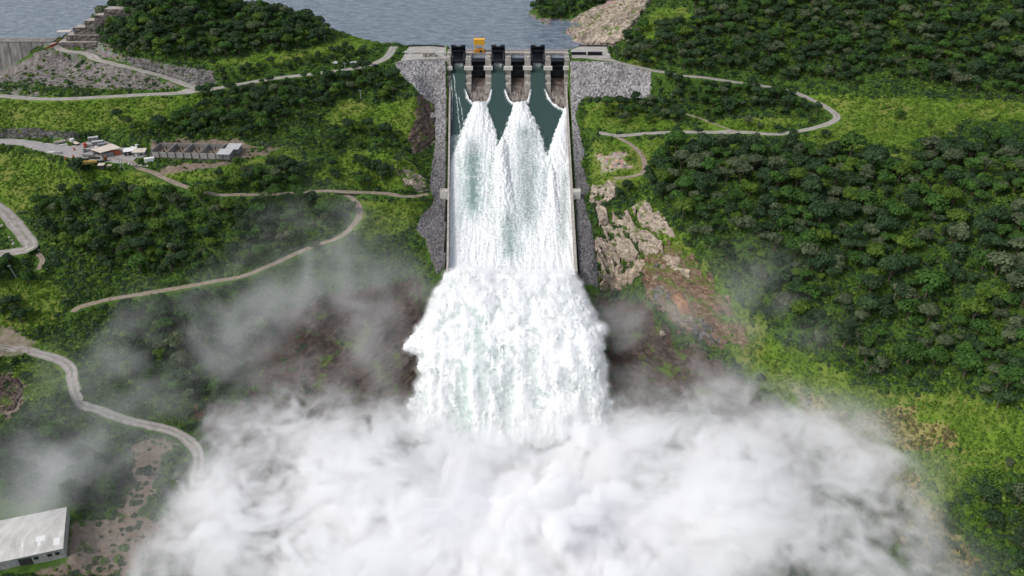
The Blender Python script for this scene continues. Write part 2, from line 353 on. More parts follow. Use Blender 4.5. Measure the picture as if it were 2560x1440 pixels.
DRY = [[(1980,960),(2150,1050),(2300,1200),(2420,1350),(2480,1440),(2300,1440),(2200,1300),(2060,1150)], [(2040,1060),(2260,1010),(2400,1100),(2300,1130)]]
dry = zone(DRY, 25)
SOIL = [[(385,440),(400,425),(450,408),(560,402),(600,390),(650,372),(720,362),(690,378),(610,400),(560,415),(470,428)], [(325,1105),(400,1085),(440,1110),(410,1165),(395,1230),(350,1280),(285,1290),(335,1200)], [(-220,800),(40,820),(85,850),(100,885),(40,892),(-220,900)],
 [(1660,760),(1700,735),(1740,760),(1730,790),(1680,800)], [(165,1410),(185,1300),(320,1288),(400,1300),(470,1225),(512,1225),(530,1330),(490,1440),(60,1440)], [(1640,640),(1700,630),(1750,700),(1800,770),(1760,800),(1660,700)],
 [(-220,930),(60,930),(70,990),(30,1050),(-220,1060)], [(1130,300),(1090,300),(1085,360),(1040,385),(1020,350),(1040,300),(1050,240),(1085,260)], [(380,350),(600,345),(640,370),(600,400),(380,395)]]
soil = zone(SOIL, 10)
rubble = zone([[(-220,172),(60,152),(130,128),(200,148),(300,168),(380,190),(450,216),(400,224),(300,222),(200,222),(100,215),(-220,208)], [(-220,215),(60,220),(120,235),(60,245),(-220,243)], [(-220,316),(60,322),(130,330),(215,342),(180,352),(100,345),(-220,336)]], 6)
cut = zone([[(140,100),(260,104),(300,138),(400,160),(530,174),(545,208),(490,216),(400,186),(300,152),(160,126)]], 6) + terr * .8
pink = zone([[(1625,2),(1540,-10),(1480,25),(1420,60),(1385,68),(1445,108),(1535,118),(1565,90),(1595,55)], [(1490,385),(1570,380),(1580,420),(1500,430)], [(1420,60),(1370,50),(1440,110)]], 8)
shore = (np.abs(GZ) < 1.2) & (gy > 610) & (gx > -160)
rock = np.clip(np.maximum.reduce([rubble * .8, cut, pink, shore * 1.0]), 0, 1)
GZ = GZ + clear * ((rubble * 1.1 + cut * 1.0 + pink * 2.2) * fbm(gx / 5, gy / 5, 31, 4) + pink * 1.2 * np.abs(fbm(gx / 9 + gy / 20, gy / 4, 33, 2)))
V = np.stack([gx, gy, GZ], -1).reshape(-1, 3)
me = mesh_np('ground', V, grid_faces(*GZ.shape))
for nm, a in (('bright', bright), ('dry', dry), ('soil', np.maximum(soil, brown * .999)), ('brown', brown), ('rock', rock), ('pinkrock', pink), ('wet', ss(-220, -95, GZ))): attr(me, nm, a)
n = NT('hillside')
c1 = n.noise(.35, detail=6, rough=.65); c2 = n.noise(.045, detail=4); c3 = n.noise(1.4, detail=3)
dark = n.mix(n.mr(c1, .3, .7), (.026, .056, .012), (.072, .135, .022))
brg = n.mix(n.mr(c1, .3, .7), (.070, .140, .012), (.155, .255, .026))
brg = n.mix(n.mr(c2, .42, .62), brg, (.145, .165, .038))
g = n.mix(n.math('MULTIPLY', n.attr('bright'), n.mr(c2, .25, .6, .35, 1)), dark, brg)
g = n.mix(n.math('MULTIPLY', n.attr('dry'), n.mr(c1, .3, .6, .2, .9)), g, (.27, .215, .09))
so = n.mix(n.mr(c1, .3, .7), (.11, .08, .055), (.235, .19, .15)); so = n.mix(n.attr('brown'), so, n.mix(n.mr(c1, .35, .7), (.03, .019, .014), (.12, .075, .055)))
g = n.mix(n.math('MULTIPLY', n.attr('soil'), n.mr(c3, .2, .45, .6, 1)), g, so)
vr = n.voro(.55); ro = n.mix(n.mr(c1, .3, .7), (.10, .09, .085), (.25, .23, .215)); ro = n.mix(n.attr('pinkrock'), ro, n.mix(n.mr(c1, .35, .65), (.19, .145, .115), (.42, .35, .29)))
ro = n.mix(.35, ro, vr, 'SOFT_LIGHT')
g = n.mix(n.math('MULTIPLY', n.attr('rock'), n.mr(n.noise(.12, detail=5), .38, .5)), g, ro)
n.bump(c1, .7, .8); M_GROUND = n.out(g, .95, 0, .1)
tag(link('ground', me, M_GROUND), kind='structure')

# ------------------------------------------------------------------ roads, pads
def road_mat(name, a, b):
    n = NT(name); f = n.noise(.35, detail=6); k = n.noise(2.5, detail=3); u = n.attr('u')                 # u: -1..1 across a road
    col = n.mix(n.mr(f, .3, .7), n.mix(n.mr(k, .3, .7), a, tuple(v * 1.15 for v in a)), b); au = n.math('ABSOLUTE', u)
    rut = n.math('SUBTRACT', 1.0, n.math('MULTIPLY', n.math('ABSOLUTE', n.math('SUBTRACT', au, .42)), 5.0)); col = n.mix(n.math('MULTIPLY', n.mr(rut, 0, 1), n.mr(f, .35, .6, .15, .6)), col, tuple(min(1, v * 1.25) for v in b))
    mid = n.math('MULTIPLY', n.mr(au, 0, .22, 1, 0), n.mr(n.noise(.2, detail=4), .42, .58)); edge = n.math('MULTIPLY', n.mr(au, .7, .98), n.mr(n.noise(.4, detail=4), .35, .6))
    gf = n.math('MULTIPLY', n.math('MAXIMUM', n.math('MULTIPLY', mid, .5), edge), 1.0 if 'yard' not in name else 0.0)
    return n.out(n.mix(gf, col, (.07, .11, .025)), .95)
M_GRAVEL = road_mat('gravel_road', (.20, .18, .165), (.34, .315, .29)); M_DIRT = road_mat('dirt_track', (.15, .115, .09), (.29, .235, .19)); M_YARD = road_mat('yard_gravel', (.22, .205, .20), (.34, .32, .31))
for k, (Q, w) in ROADW.items():
    d = np.gradient(Q[:, :2], axis=0); d /= np.linalg.norm(d, axis=1)[:, None] + 1e-9; nrm = np.c_[-d[:, 1], d[:, 0]]
    wob = 1 + .26 * fbm(np.arange(len(Q)) / 7., 3.3, w, 3)
    U = np.linspace(-1, 1, 13); V = []
    for u in U:
        xy = Q[:, :2] + nrm * (u * w / 2 * wob)[:, None]
        rut = -.12 * math.exp(-((abs(u) - .45) / .15) ** 2)
        V.append(np.c_[xy, np.maximum(Q[:, 2], tz(xy[:, 0], xy[:, 1])) + (.18 + rut if abs(u) < .99 else -.25)])
    V = np.array(V); rme = mesh_np('road', V.reshape(-1, 3), grid_faces(len(U), len(Q))); attr(rme, 'u', np.repeat(U, len(Q)))
    tag(link('road', rme, M_DIRT if k in ('bench', 'loop', 'spur', 'track', 'stub') else M_GRAVEL), kind='structure')
def patch(name, P, mat, res, disp, lift=.1, parent=None, fuzz=0.0, rag=3.0, kind='structure', extra=None):
    xs = np.arange(min(p[0] for p in P) - 2, max(p[0] for p in P) + 2, res); ys = np.arange(min(p[1] for p in P) - 2, max(p[1] for p in P) + 2, res)
    X, Y = np.meshgrid(xs, ys); fx, fy = fuzz * fbm(X / rag, Y / rag, 4, 3), fuzz * fbm(X / rag, Y / rag, 8, 3)
    ins = inpoly(X + fx, Y + fy, P); D = polydist(X, Y, P); e = ss(0, 1.2, D)
    Z = tz(X, Y) + lift * e - .25 * (1 - e); Z = Z + disp(X, Y, Z) * e
    V = np.stack([X, Y, Z], -1).reshape(-1, 3); F = grid_faces(*X.shape, keep=ins); V, F, used = compact(V, F)
    me = mesh_np(name, V, F, smooth=False)
    if extra: extra(me, V)
    return tag(link(name, me, mat, parent), kind=kind)
patch('yard', YARD, M_YARD, 1.0, lambda X, Y, Z: .06 * noise(X / 3, Y / 3), .12, fuzz=2)
n = NT('platform_concrete'); f = n.noise(.25, detail=6); M_SLAB = n.out(n.mix(n.mr(f, .3, .7), (.25, .235, .215), (.42, .40, .37)), .9)
# ------------------------------------------------------------------ rip-rap and rock faces
def voro_h(X, Y, s):                                          # rounded stones: height of a jittered cell pattern
    i, j = np.floor(X / s), np.floor(Y / s); best = np.full(X.shape, 9.0); hh = np.zeros(X.shape)
    for a in (-1, 0, 1):
        for b in (-1, 0, 1):
            ci, cj = i + a, j + b; h1 = np.abs(np.sin(ci * 127.1 + cj * 311.7) * 43758.5453) % 1; h2 = np.abs(np.sin(ci * 269.5 + cj * 183.3) * 28001.8384) % 1
            d = np.hypot(X / s - ci - h1, Y / s - cj - h2); m = d < best; best = np.where(m, d, best); hh = np.where(m, h1 * .6 + .4, hh)
    return np.clip(.75 - best, 0, 1) * hh
n = NT('riprap_stone'); v = n.voro(.8); vb = n.new('ShaderNodeRGBToBW'); n.put(vb.inputs[0], v)
st_ = n.mix(n.mr(vb.outputs[0], .15, .85), (.11, .105, .11), (.40, .385, .385)); st_ = n.mix(n.mr(n.noise(.06, detail=4), .4, .65, 0, .35), st_, (.13, .11, .10))
rip_xyz = n.new('ShaderNodeSeparateXYZ'); n.t.links.new(n.new('ShaderNodeNewGeometry').outputs['Position'], rip_xyz.inputs[0])
st_ = n.mix(n.mr(rip_xyz.outputs[2], -26, -42, 0, .62), st_, (.045, .042, .046)); M_RIP = n.out(st_, .9)  # stones get darker towards the low end of the chute
RIPL = [(985,160),(1030,152),(1116,150),(1117,400),(1121,690),(1092,700),(1075,650),(1062,600),(1038,575),(1052,540),(1082,505),(1072,460),(1080,400),(1088,350),(1080,300),(1055,250),(1012,200)]
RIPR = [(1424,153),(1480,152),(1560,162),(1632,180),(1628,246),(1560,248),(1462,245),(1448,262),(1440,290),(1452,330),(1464,380),(1460,420),(1477,470),(1462,500),(1480,560),(1493,640),(1498,735),(1442,722),(1436,500),(1427,300)]
stones = lambda X, Y, Z: 1.5 * voro_h(X, Y, 1.7) + .5 * voro_h(X, Y, .9) - .2
tag(patch('riprap', [ground(*p)[:2] for p in RIPL], M_RIP, .45, stones, .35, fuzz=2.0), kind='structure')
tag(patch('riprap', [ground(*p)[:2] for p in RIPR], M_RIP, .45, stones, .35, fuzz=2.0), kind='structure')
def rockmat(name, a, b, c, green=.45):
    n = NT(name); f = n.noise(.30, n.co((1, 1, 1.8)), detail=8, rough=.68, dist=.4); k = n.noise(.10, detail=4)
    cr = n.voro(.26, n.co((1, 1, 2.2), rot=(.3, .2, .5)), 'Distance', 'DISTANCE_TO_EDGE'); fine = n.noise(1.3, detail=5)
    col = n.ramp(f, [(.30, tuple(v * .4 for v in a)), (.44, a), (.55, b), (.72, c)]); col = n.mix(n.mr(fine, .35, .65, .45, 0), col, tuple(v * .45 for v in a)); col = n.mix(n.mr(cr, 0, .06, .6, 0), col, tuple(v * .25 for v in a)); col = n.mix(n.mr(k, .54, .66, 0, .45), col, tuple(v * .5 for v in a))
    gg = n.mix(n.mr(n.noise(1.5), .3, .7), (.04, .07, .012), (.14, .20, .03))
    up = n.new('ShaderNodeSeparateXYZ'); n.t.links.new(n.new('ShaderNodeNewGeometry').outputs['Normal'], up.inputs[0])
    m = n.math('MULTIPLY', n.mr(n.noise(.11, detail=5), 1 - green - .06, 1 - green + .03), n.mr(up.outputs[2], .35, .75))
    n.bump(f, .9, 1.2); return n.out(n.mix(m, col, gg), .9)
M_PALE = rockmat('pale_rock', (.29, .235, .185), (.50, .415, .335), (.68, .58, .465), .40)
M_SLABROCK = rockmat('tan_slab', (.30, .235, .17), (.50, .405, .305), (.64, .54, .42), .15)
M_DARKROCK = rockmat('dark_rock', (.07, .05, .04), (.13, .095, .078), (.20, .155, .13), .40)
M_GREYROCK = rockmat('grey_rock', (.11, .10, .095), (.22, .205, .195), (.34, .32, .30), .35)
def crags(ang, s, amp):
    ca, sa = math.cos(ang), math.sin(ang)
    def f(X, Y, Z):
        u, v = X * ca + Y * sa, -X * sa + Y * ca
        r = 1 - np.abs(fbm(u / (s * 2.6), v / s, Z / (s * 2), 3, .42)) * 2.4
        lay = np.abs(((v / (s * .55) + .6 * fbm(u / s / 2, v / s / 2, 3, 3)) % 1) - .5)
        return amp * (r - .3) + amp * .5 * lay + .16 * amp * fbm(X / 2.2, Y / 2.2, Z / 2, 3)
    return f
def W_(poly): return [ground(*p)[:2] for p in poly]
for P_ in ([(1575,520),(1615,508),(1650,545),(1690,590),(1700,622),(1668,604),(1636,592),(1596,566)], [(1527,528),(1570,534),(1594,572),(1655,606),(1662,650),(1625,652),(1590,620),(1562,586),(1530,560)], [(1500,570),(1540,566),(1582,612),(1604,652),(1562,664),(1522,624)], [(1484,604),(1512,600),(1552,656),(1552,698),(1496,698)], [(1486,520),(1514,518),(1526,558),(1498,572)]): patch('rock_face', W_(P_), M_PALE, .4, crags(2.25, 8, 5.0), .7, fuzz=2.5, rag=5)
patch('rock_face', W_([(1496,716),(1536,668),(1602,644),(1622,664),(1596,694),(1534,734),(1502,738)]), M_SLABROCK, .4, crags(.75, 7, 4.0), .9, fuzz=2.5, rag=5)
patch('rock_face', W_([(1612,690),(1650,688),(1680,740),(1672,775),(1632,770)]), M_GREYROCK, .4, lambda X, Y, Z: 2.0 * voro_h(X, Y, 2.2) + .8 * fbm(X / 5, Y / 5, 0, 3), 1.8, fuzz=4, rag=6)
patch('rock_face', W_([(1676,745),(1705,735),(1736,770),(1725,798),(1690,800)]), rockmat('orange_rock', (.30, .14, .06), (.46, .24, .11), (.60, .40, .25), .2), .4, crags(2.2, 6, 2.6), 2.2, fuzz=4, rag=6)
patch('rock_face', W_([(1700,806),(1745,795),(1812,850),(1800,872),(1740,856)]), M_GREYROCK, .4, crags(.5, 6, 3.0), 1.8, fuzz=4, rag=6)
patch('rock_face', W_([(1640,650),(1690,640),(1735,690),(1720,715),(1668,690)]), M_SLABROCK, .4, crags(2.3, 6, 3.0), 1.6, fuzz=5, rag=6)
patch('rock_face', W_([(1478,462),(1545,470),(1540,505),(1495,530),(1470,500)]), M_PALE, .5, crags(2.0, 7, 2.4), .2, fuzz=4, rag=7)
patch('rock_face', W_([(1610,640),(1700,625),(1765,700),(1845,790),(1890,870),(1800,880),(1720,840),(1650,790),(1590,735)]), rockmat('rusty_rock', (.14, .085, .055), (.27, .175, .115), (.46, .35, .26), .56), .45, crags(2.45, 8, 4.0), .2, fuzz=6, rag=9)
patch('rock_face', W_([(1500,750),(1590,760),(1690,850),(1790,900),(1900,985),(1960,1090),(1840,1140),(1690,1110),(1600,1010),(1545,900)]), M_DARKROCK, .7, crags(2.4, 9, 2.6), .2, fuzz=6, rag=9)
patch('rock_face', W_([(1042,232),(1088,262),(1092,300),(1088,350),(1040,388),(1018,352),(1036,300)]), M_DARKROCK, .45, crags(1.2, 5, 1.6), .3, fuzz=3, rag=6)  # left cliff: shade of its right-facing side put into the dark rock colour
patch('rock_face', W_([(760,790),(900,740),(1040,700),(1060,800),(1050,960),(1010,1070),(850,1050),(760,950)]), M_DARKROCK, .7, crags(.8, 9, 2.6), .2, fuzz=6, rag=9)
patch('rock_face', W_([(1625,4),(1560,-4),(1490,22),(1430,58),(1392,66),(1446,107),(1533,117),(1562,92),(1592,56)]), M_PALE, .7, crags(.35, 13, 4.0), .5, fuzz=4, rag=9)
patch('rock_face', W_([(300,150),(400,162),(530,176),(545,206),(490,214),(405,188),(330,164)]), M_GREYROCK, .6, crags(1.5, 4, 1.0), .2, fuzz=3, rag=6)
patch('rock_face', W_([(985,425),(1035,432),(1070,440),(1072,480),(1010,478)]), M_PALE, .5, crags(.3, 4, 1.3), .1, fuzz=6, rag=6)
patch('rock_face', W_([(-220,174),(60,152),(130,130),(200,148),(300,168),(380,190),(440,214),(400,222),(300,221),(200,220),(100,214),(-220,208)]), rockmat('rubble_slope', (.17, .15, .14), (.27, .245, .23), (.37, .34, .32), .33), .6, lambda X, Y, Z: 1.0 * voro_h(X, Y, 1.6) + .7 * fbm(X / 5, Y / 5, 0, 3), .1, fuzz=5, rag=9)
patch('rubble_bank', W_([(-220,318),(60,321),(130,328),(215,341),(180,351),(100,346),(-220,338)]), rockmat('dark_rubble', (.07, .065, .062), (.14, .13, .125), (.24, .225, .22), .2), .4, lambda X, Y, Z: 2.2 * voro_h(X, Y, 2.4) + .7 * fbm(X / 4, Y / 4, 0, 3), .2, fuzz=3, rag=5)
patch('rubble_bank', W_([(-220,930),(40,935),(70,975),(40,1030),(-220,1070)]), M_DARKROCK, .45, lambda X, Y, Z: 1.8 * voro_h(X, Y, 2.0) + 1.0 * fbm(X / 5, Y / 5, 0, 3), .2, fuzz=3, rag=5)
patch('concrete_apron', LPLAT, M_SLAB, 1.0, lambda X, Y, Z: 0 * X, .15)
patch('concrete_apron', RPLAT, M_SLAB, 1.0, lambda X, Y, Z: 0 * X, .15)
patch('dirt_apron', W_([(-220,795),(30,815),(80,848),(105,885),(40,893),(-220,905)]), M_DIRT, 1.0, lambda X, Y, Z: .1 * noise(X / 3, Y / 3), .12, fuzz=3)

# ------------------------------------------------------------------ water
n = NT('reservoir_water'); w1 = n.noise(.10, n.co((1, 1.5, 1), rot=(0, 0, .2)), detail=6, rough=.66); w2 = n.noise(.02, n.co((1, 2, 1)), detail=4); 
n.bump(w1, 1.0, 5.0); M_RES = n.out(n.mix(n.mr(w1, .36, .62), n.mix(n.mr(w2, .35, .65), (.075, .115, .165), (.11, .15, .195)), (.21, .26, .315)), .2, 0, .5)  # ripples also put into the colour, as the reflected sky is too even
Vw = [(-4000, 642, 0), (-300, 642, 0), (-300, 632, 0), (-49, 632, 0), (-49, 606, 0), (43, 606, 0), (43, 632, 0), (4000, 632, 0), (4000, 12000, 0), (-4000, 12000, 0)]
me = bpy.data.meshes.new('reservoir'); me.from_pydata(Vw, [], [list(range(10))]); tag(link('reservoir_water', me, M_RES), kind='structure')
n = NT('pool_water'); M_POOL = n.out(n.mix(n.mr(n.noise(.08, detail=5), .3, .7), (.17, .185, .165), (.31, .33, .30)), .35)
n.bump(n.noise(.5), .4, .5)
me = bpy.data.meshes.new('plunge_pool'); me.from_pydata([(-190, -400, -106), (190, -400, -106), (190, 338, -106), (-190, 338, -106)], [], [(0, 1, 2, 3)]); tag(link('plunge_pool_water', me, M_POOL), kind='structure')
# water on the chute: depth and foam worked out on a fine grid
ys = np.arange(398.0, 604.0, .32); us = np.linspace(0, 1, 300)
Yc, Uc = np.meshgrid(ys, us, indexing='ij'); Xc = xl(Yc) + .15 + (xr(Yc) - xl(Yc) - .3) * Uc; Fz = floor_z(Yc)
EDGES = [-49.3, -45.6, -34.6, -30.4, -19.9, -15.5, -5.1, -.8, 9.4, 13.8, 24.7, 28.9, 39.4, 43.0]   # pier sides
depth = np.interp(Yc, [398, 420, 540, 560, 575, 590, 598, 604], [2.6, 2.4, 2.6, 2.8, 3.6, 7.2, 10.0, 10.8])
Xp, Yp = project(Xc, Yc, Fz + 2.0)
NZ = fbm(Xc / 2.2, Yc / 3.5, 0, 4)
dry_ = np.zeros(Yc.shape); foam = np.zeros(Yc.shape); hump = np.zeros(Yc.shape)
# closed bays stay dry until the side jets close behind the piers
for (a, b, l, r, tip, tx) in ((EDGES[2], EDGES[5], EDGES[2], EDGES[5], 567.5, -23.3), (EDGES[6], EDGES[9], EDGES[6], EDGES[9], 567.5, 5.9), (EDGES[10], 46, EDGES[10], 46, 563, 40.4)):
    f = np.clip((Yc - tip) / (582 - tip), 0, 1) ** .5
    L, Rr = tx + (l - tx) * f, tx + (r - tx) * f
    s = np.minimum(Xc - L, Rr - Xc); ins = (Yc > tip) & (s > 0); dry_ = np.maximum(dry_, ins * ss(0, .8, s))
    edge = np.exp(-(s / 1.5) ** 2) * (Yc < 588) * (Yc > tip - 3) * ((Xc > l - 3) & (Xc < r + 3)); wv = 1 + .7 * NZ + .5 * fbm(Xc / .9, Yc / 1.2, 8, 3); edge = wv * np.where(s < 0, np.exp(-(s / (1.0 + 3.2 * (1 - f))) ** 2), np.exp(-(s / .9) ** 2)) * (1 - ss(580.5, 583.5, Yc)) * (Yc > tip - 2) * ((Xc > l - 5) & (Xc < r + 5))
    foam = np.maximum(foam, edge); hump += .9 * edge
def ridge(ctr, hw, ht, sharp=.25):
    global foam, hump
    c = np.interp(Yp, [p[0] for p in ctr], [p[1] for p in ctr]); w = np.interp(Yp, [p[0] for p in hw], [p[1] for p in hw]); h = np.interp(Yp, [p[0] for p in ht], [p[1] for p in ht])
    d = np.abs(Xp - c) / np.maximum(w, .1) + .22 * NZ; on = (Yp > hw[0][0])
    foam = np.maximum(foam, on * (1 - ss(1 - sharp, 1 + sharp * .3, d))); hump = hump + on * h * np.clip(1 - d * d, 0, 1)
ridge([(248,1200),(340,1196),(430,1185),(700,1180)], [(249,9),(262,17),(290,30),(330,48),(380,64),(440,90),(700,110)], [(249,2.2),(300,4.0),(420,2.4),(640,.3)])
ridge([(248,1300),(340,1306),(430,1305),(700,1300)], [(249,9),(262,17),(290,30),(330,50),(380,66),(440,92),(700,110)], [(249,2.2),(300,4.2),(420,2.4),(640,.3)])
ridge([(264,1419),(340,1404),(400,1396),(700,1390)], [(264,4),(300,13),(340,22),(400,34),(460,60),(700,90)], [(264,1.4),(340,3.6),(460,2.2),(640,.3)])
ridge([(345,1256),(430,1254),(560,1262),(700,1265)], [(346,3),(380,16),(450,23),(560,34),(700,50)], [(346,1),(400,4.4),(480,3.6),(600,.6)])
ridge([(430,1380),(700,1385)], [(430,4),(480,12),(600,25)], [(430,1),(500,2.2),(600,.3)])
for ln in ([(205,1135),(235,1138),(262,1143),(300,1147),(330,1152),(352,1158)], [(245,1147),(290,1156),(330,1160)], [(215,1129),(250,1131),(300,1130)]):
    c = np.interp(Yp, [p[0] for p in ln], [p[1] for p in ln]); foam = np.maximum(foam, (.62 + .5 * fbm(Xc / 1.2, Yc / 3, 6, 3)) * ((Yp > ln[0][0]) & (Yp < ln[-1][0])) * np.exp(-((Xp - c + 3 * NZ) / 1.8) ** 2))
foam = np.maximum(foam, ss(395, 455, Yp + 60 * NZ))
foam = np.maximum(foam, .5 * ss(330, 345, Yp + 14 * NZ) * (Xp < 1152) * ss(.45, .2, Uc))
gate = np.zeros(Yc.shape)
for a, b in ((1, 2), (5, 6), (9, 10)): gate = np.maximum(gate, (Xc > EDGES[a] - .3) & (Xc < EDGES[b] + .3))
foam = np.maximum(foam, gate * .55 * ss(592, 600, Yc) * (1 - ss(2.2, 4.6, np.abs(((Xc - EDGES[1] + 1e-6) % 29.5) - 5.4) + 1.2 * NZ)))
foam = np.maximum(foam, .28 * gate * ss(575, 590, Yc) * ss(.25, .55, fbm(Xc / .8, Yc / 9, 3, 3)))
turb = .38 * fbm(Xc / 2.4, Yc / 3.2, 5, 4) + .42 * (billow(Xc / 1.5, Yc / 1.1, 2, 4) - .25) + .9 * fbm(Xc / 2.6, Yc / 16, 7, 3)
lacez = np.zeros(Yc.shape)
for c_, w_, a_, b_, k_ in ((1182, 22, 360, 560, 1.0), (1318, 34, 330, 600, .9), (1228, 12, 400, 600, .55), (1410, 14, 440, 640, .7), (1272, 26, 540, 690, .8), (1150, 10, 400, 640, .5), (1360, 10, 420, 560, .6)):
    lacez = np.maximum(lacez, k_ * np.exp(-((Xp - c_ - 10 * NZ) / w_) ** 2) * ss(a_ - 25, a_ + 20, Yp) * (1 - ss(b_ - 60, b_ + 20, Yp)))
foam = foam * (1 - .08 * (Yp < 640) - .40 * lacez)
Hc = Fz + depth + hump + foam * turb * ss(.1, .9, foam) + .12 * fbm(Xc / 3, Yc / 8, 1, 3) - dry_ * (depth + 4)
Hc = Hc - (1 - gate) * (Yc > 586) * 30
Hc = Hc - .9 * np.exp(-(Uc * 84 / 1.6) ** 2) * 0
foam0 = foam
me = mesh_np('chute_water', np.stack([Xc, Yc, Hc], -1).reshape(-1, 3), grid_faces(*Yc.shape)[:, ::-1])
gr = np.exp(-((Xp - 1180 - 30 * NZ) / 30) ** 2) * (.8 + .9 * NZ) * ss(380, 410, Yp) * (1 - ss(520, 580, Yp)) + .5 * np.exp(-((Xp - 1285 - 30 * NZ) / 28) ** 2) * ss(540, 570, Yp) * (1 - ss(640, 670, Yp)) + .25 * np.exp(-((Xp - 1335 - 30 * NZ) / 34) ** 2) * ss(400, 430, Yp) * (1 - ss(520, 560, Yp))
attr(me, 'foam', foam); attr(me, 'green', np.clip(gr, 0, 1))
def foam_mat(name, dark, tint, white=(.74, .747, .745), sc=1.0, lo=.60):
    n = NT(name); f = n.attr('foam'); co = n.co((1, .6, .6)); a = n.noise(.8 * sc, co, detail=7, rough=.72, dist=.5); b = n.noise(.30 * sc, n.co((1, .16, .16)), detail=5, rough=.65, dist=.5)
    wv = n.new('ShaderNodeVectorMath', operation='ADD'); wn_ = n.new('ShaderNodeTexNoise'); wn_.inputs['Scale'].default_value = .45 * sc; wn_.inputs['Detail'].default_value = 4; n.t.links.new(n.co((1, .8, .8)), wn_.inputs['Vector'])
    sca = n.new('ShaderNodeVectorMath', operation='SCALE'); sca.inputs['Scale'].default_value = 1.6; n.t.links.new(wn_.outputs['Color'], sca.inputs[0]); n.t.links.new(n.co((.62, .85, .85)), wv.inputs[0]); n.t.links.new(sca.outputs[0], wv.inputs[1])
    v1 = n.voro(.62 * sc, wv.outputs[0], 'Distance', 'DISTANCE_TO_EDGE'); v2 = n.voro(1.45 * sc, wv.outputs[0], 'Distance', 'DISTANCE_TO_EDGE')
    net = n.math('MAXIMUM', n.mr(v1, .03, .30, 1, 0), n.math('MULTIPLY', n.mr(v2, .03, .30, 1, 0), .8))       # white threads of foam round clear cells
    lace = n.math('ADD', n.math('ADD', n.math('MULTIPLY', a, .35), n.math('MULTIPLY', b, .45)), n.math('MULTIPLY', net, .34))
    thr = n.math('SUBTRACT', n.math('ADD', f, n.math('MULTIPLY', n.math('SUBTRACT', lace, .56), 1.5)), n.math('ADD', lo, n.math('MULTIPLY', n.attr('green'), .16)))
    m = n.mr(thr, .0, .5)
    thin = n.mix(n.mr(f, .25, .75), dark, n.mix(n.attr('green'), (.37, .43, .42), tint))
    n.put(n.p.inputs['Roughness'], n.mr(m, 0, 1, .12, .8)); n.put(n.p.inputs['Base Color'], n.mix(m, thin, white)); n.p.inputs['Specular IOR Level'].default_value = .35
    return n.m
M_CHUTE = foam_mat('chute_water', (.026, .054, .047), (.27, .40, .355))
tag(link('chute_water', me, M_CHUTE), kind='structure')
# the jet thrown off the flip bucket
ss_ = np.linspace(0, 1, 420); uu = np.linspace(-1, 1, 330); Sg, Ug = np.meshgrid(ss_, uu, indexing='ij')
lob = .6 * fbm(Ug * 2.6, Sg * .4, 11, 3)
Yj = 402 - 112 * Sg + 5 * lob + 3.0 * Ug ** 2 * (1 - Sg)
left_up = np.exp(-((Ug + .62) / .25) ** 2)
pk = 386 + 5 * left_up
Zj = -61.5 + 2.6 * left_up - .0063 * np.minimum(Yj - pk, 0) ** 2 - .012 * np.maximum(Yj - pk, 0) ** 2 + 3.0 * lob * ss(.05, .3, Sg)
hw = np.interp(Yj, [285, 300, 350, 375, 390, 402], [55.5, 54.5, 50.5, 46, 42, 37])
spread = 1 + .15 * fbm(Sg * 8, np.sign(Ug) * 3.0, 2, 4) * ss(.05, .2, Sg)
Xj = Ug * hw * spread - .8 - 9.0 * np.exp(-((Sg - .44) / .07) ** 2) * np.clip(-Ug - .75, 0, 1) * 3.0
Zj = Zj - 11 * np.clip((np.abs(Ug) - .72) / .28, 0, 1) ** 2 * ss(.02, .22, Sg)
stretch = ss(.25, .9, Sg)
fl = (402 - Yj) * .5 - Zj                                      # runs along the falling water
bl = 5.0 * (billow(Xj / 10, fl / 17, Yj / 30, 3, .5) - .27) + 2.4 * (billow(Xj / 4.6, fl / 6.5, Yj / 11 + 4, 3, .55) - .26) + 1.1 * (billow(Xj / 1.9, fl / 2.4, Yj / 5, 3, .55) - .26) + 4.2 * fbm(Xj / 7, fl / 50, 5, 3) * stretch
bl = bl * ss(0, .09, Sg)
P0 = np.stack([Xj, Yj, Zj], -1); du = np.gradient(P0, axis=1); dsv = np.gradient(P0, axis=0); N = np.cross(dsv, du); N /= np.linalg.norm(N, axis=2)[..., None] + 1e-9
if N[200, 165, 2] < 0: N = -N
P1 = P0 + N * bl[..., None]
eb = ss(.86, 1, np.abs(Ug)); P1[..., 0] += np.sign(Ug) * eb * (4.6 * fbm(fl / 10, Yj / 10, 3, 3) + 1.0 * noise(fl / 2.4, Yj / 3, 6)) * ss(.03, .15, Sg)
me = mesh_np('spillway_jet', P1.reshape(-1, 3), grid_faces(*Ug.shape))
gj = np.exp(-((Ug + .46 - .1 * Sg) / .17) ** 2) * ss(.12, .4, Sg) * .9 + .35 * np.exp(-((Ug - .3) / .1) ** 2) * ss(.2, .5, Sg) + .4 * np.exp(-((Ug + .02) / .05) ** 2) * ss(.5, .8, Sg)
hollow = ss(.02, -.9, bl)  # shade of the folds put into the colour: hollows less white, greener
attr(me, 'foam', 1.12 - .42 * hollow * ss(.02, .1, Sg)); attr(me, 'green', gj * (.35 + .65 * hollow))
tag(link('jet_water', me, foam_mat('jet_spray', (.50, .56, .535), (.46, .60, .545), (.80, .81, .80), .6, .66)), kind='structure')
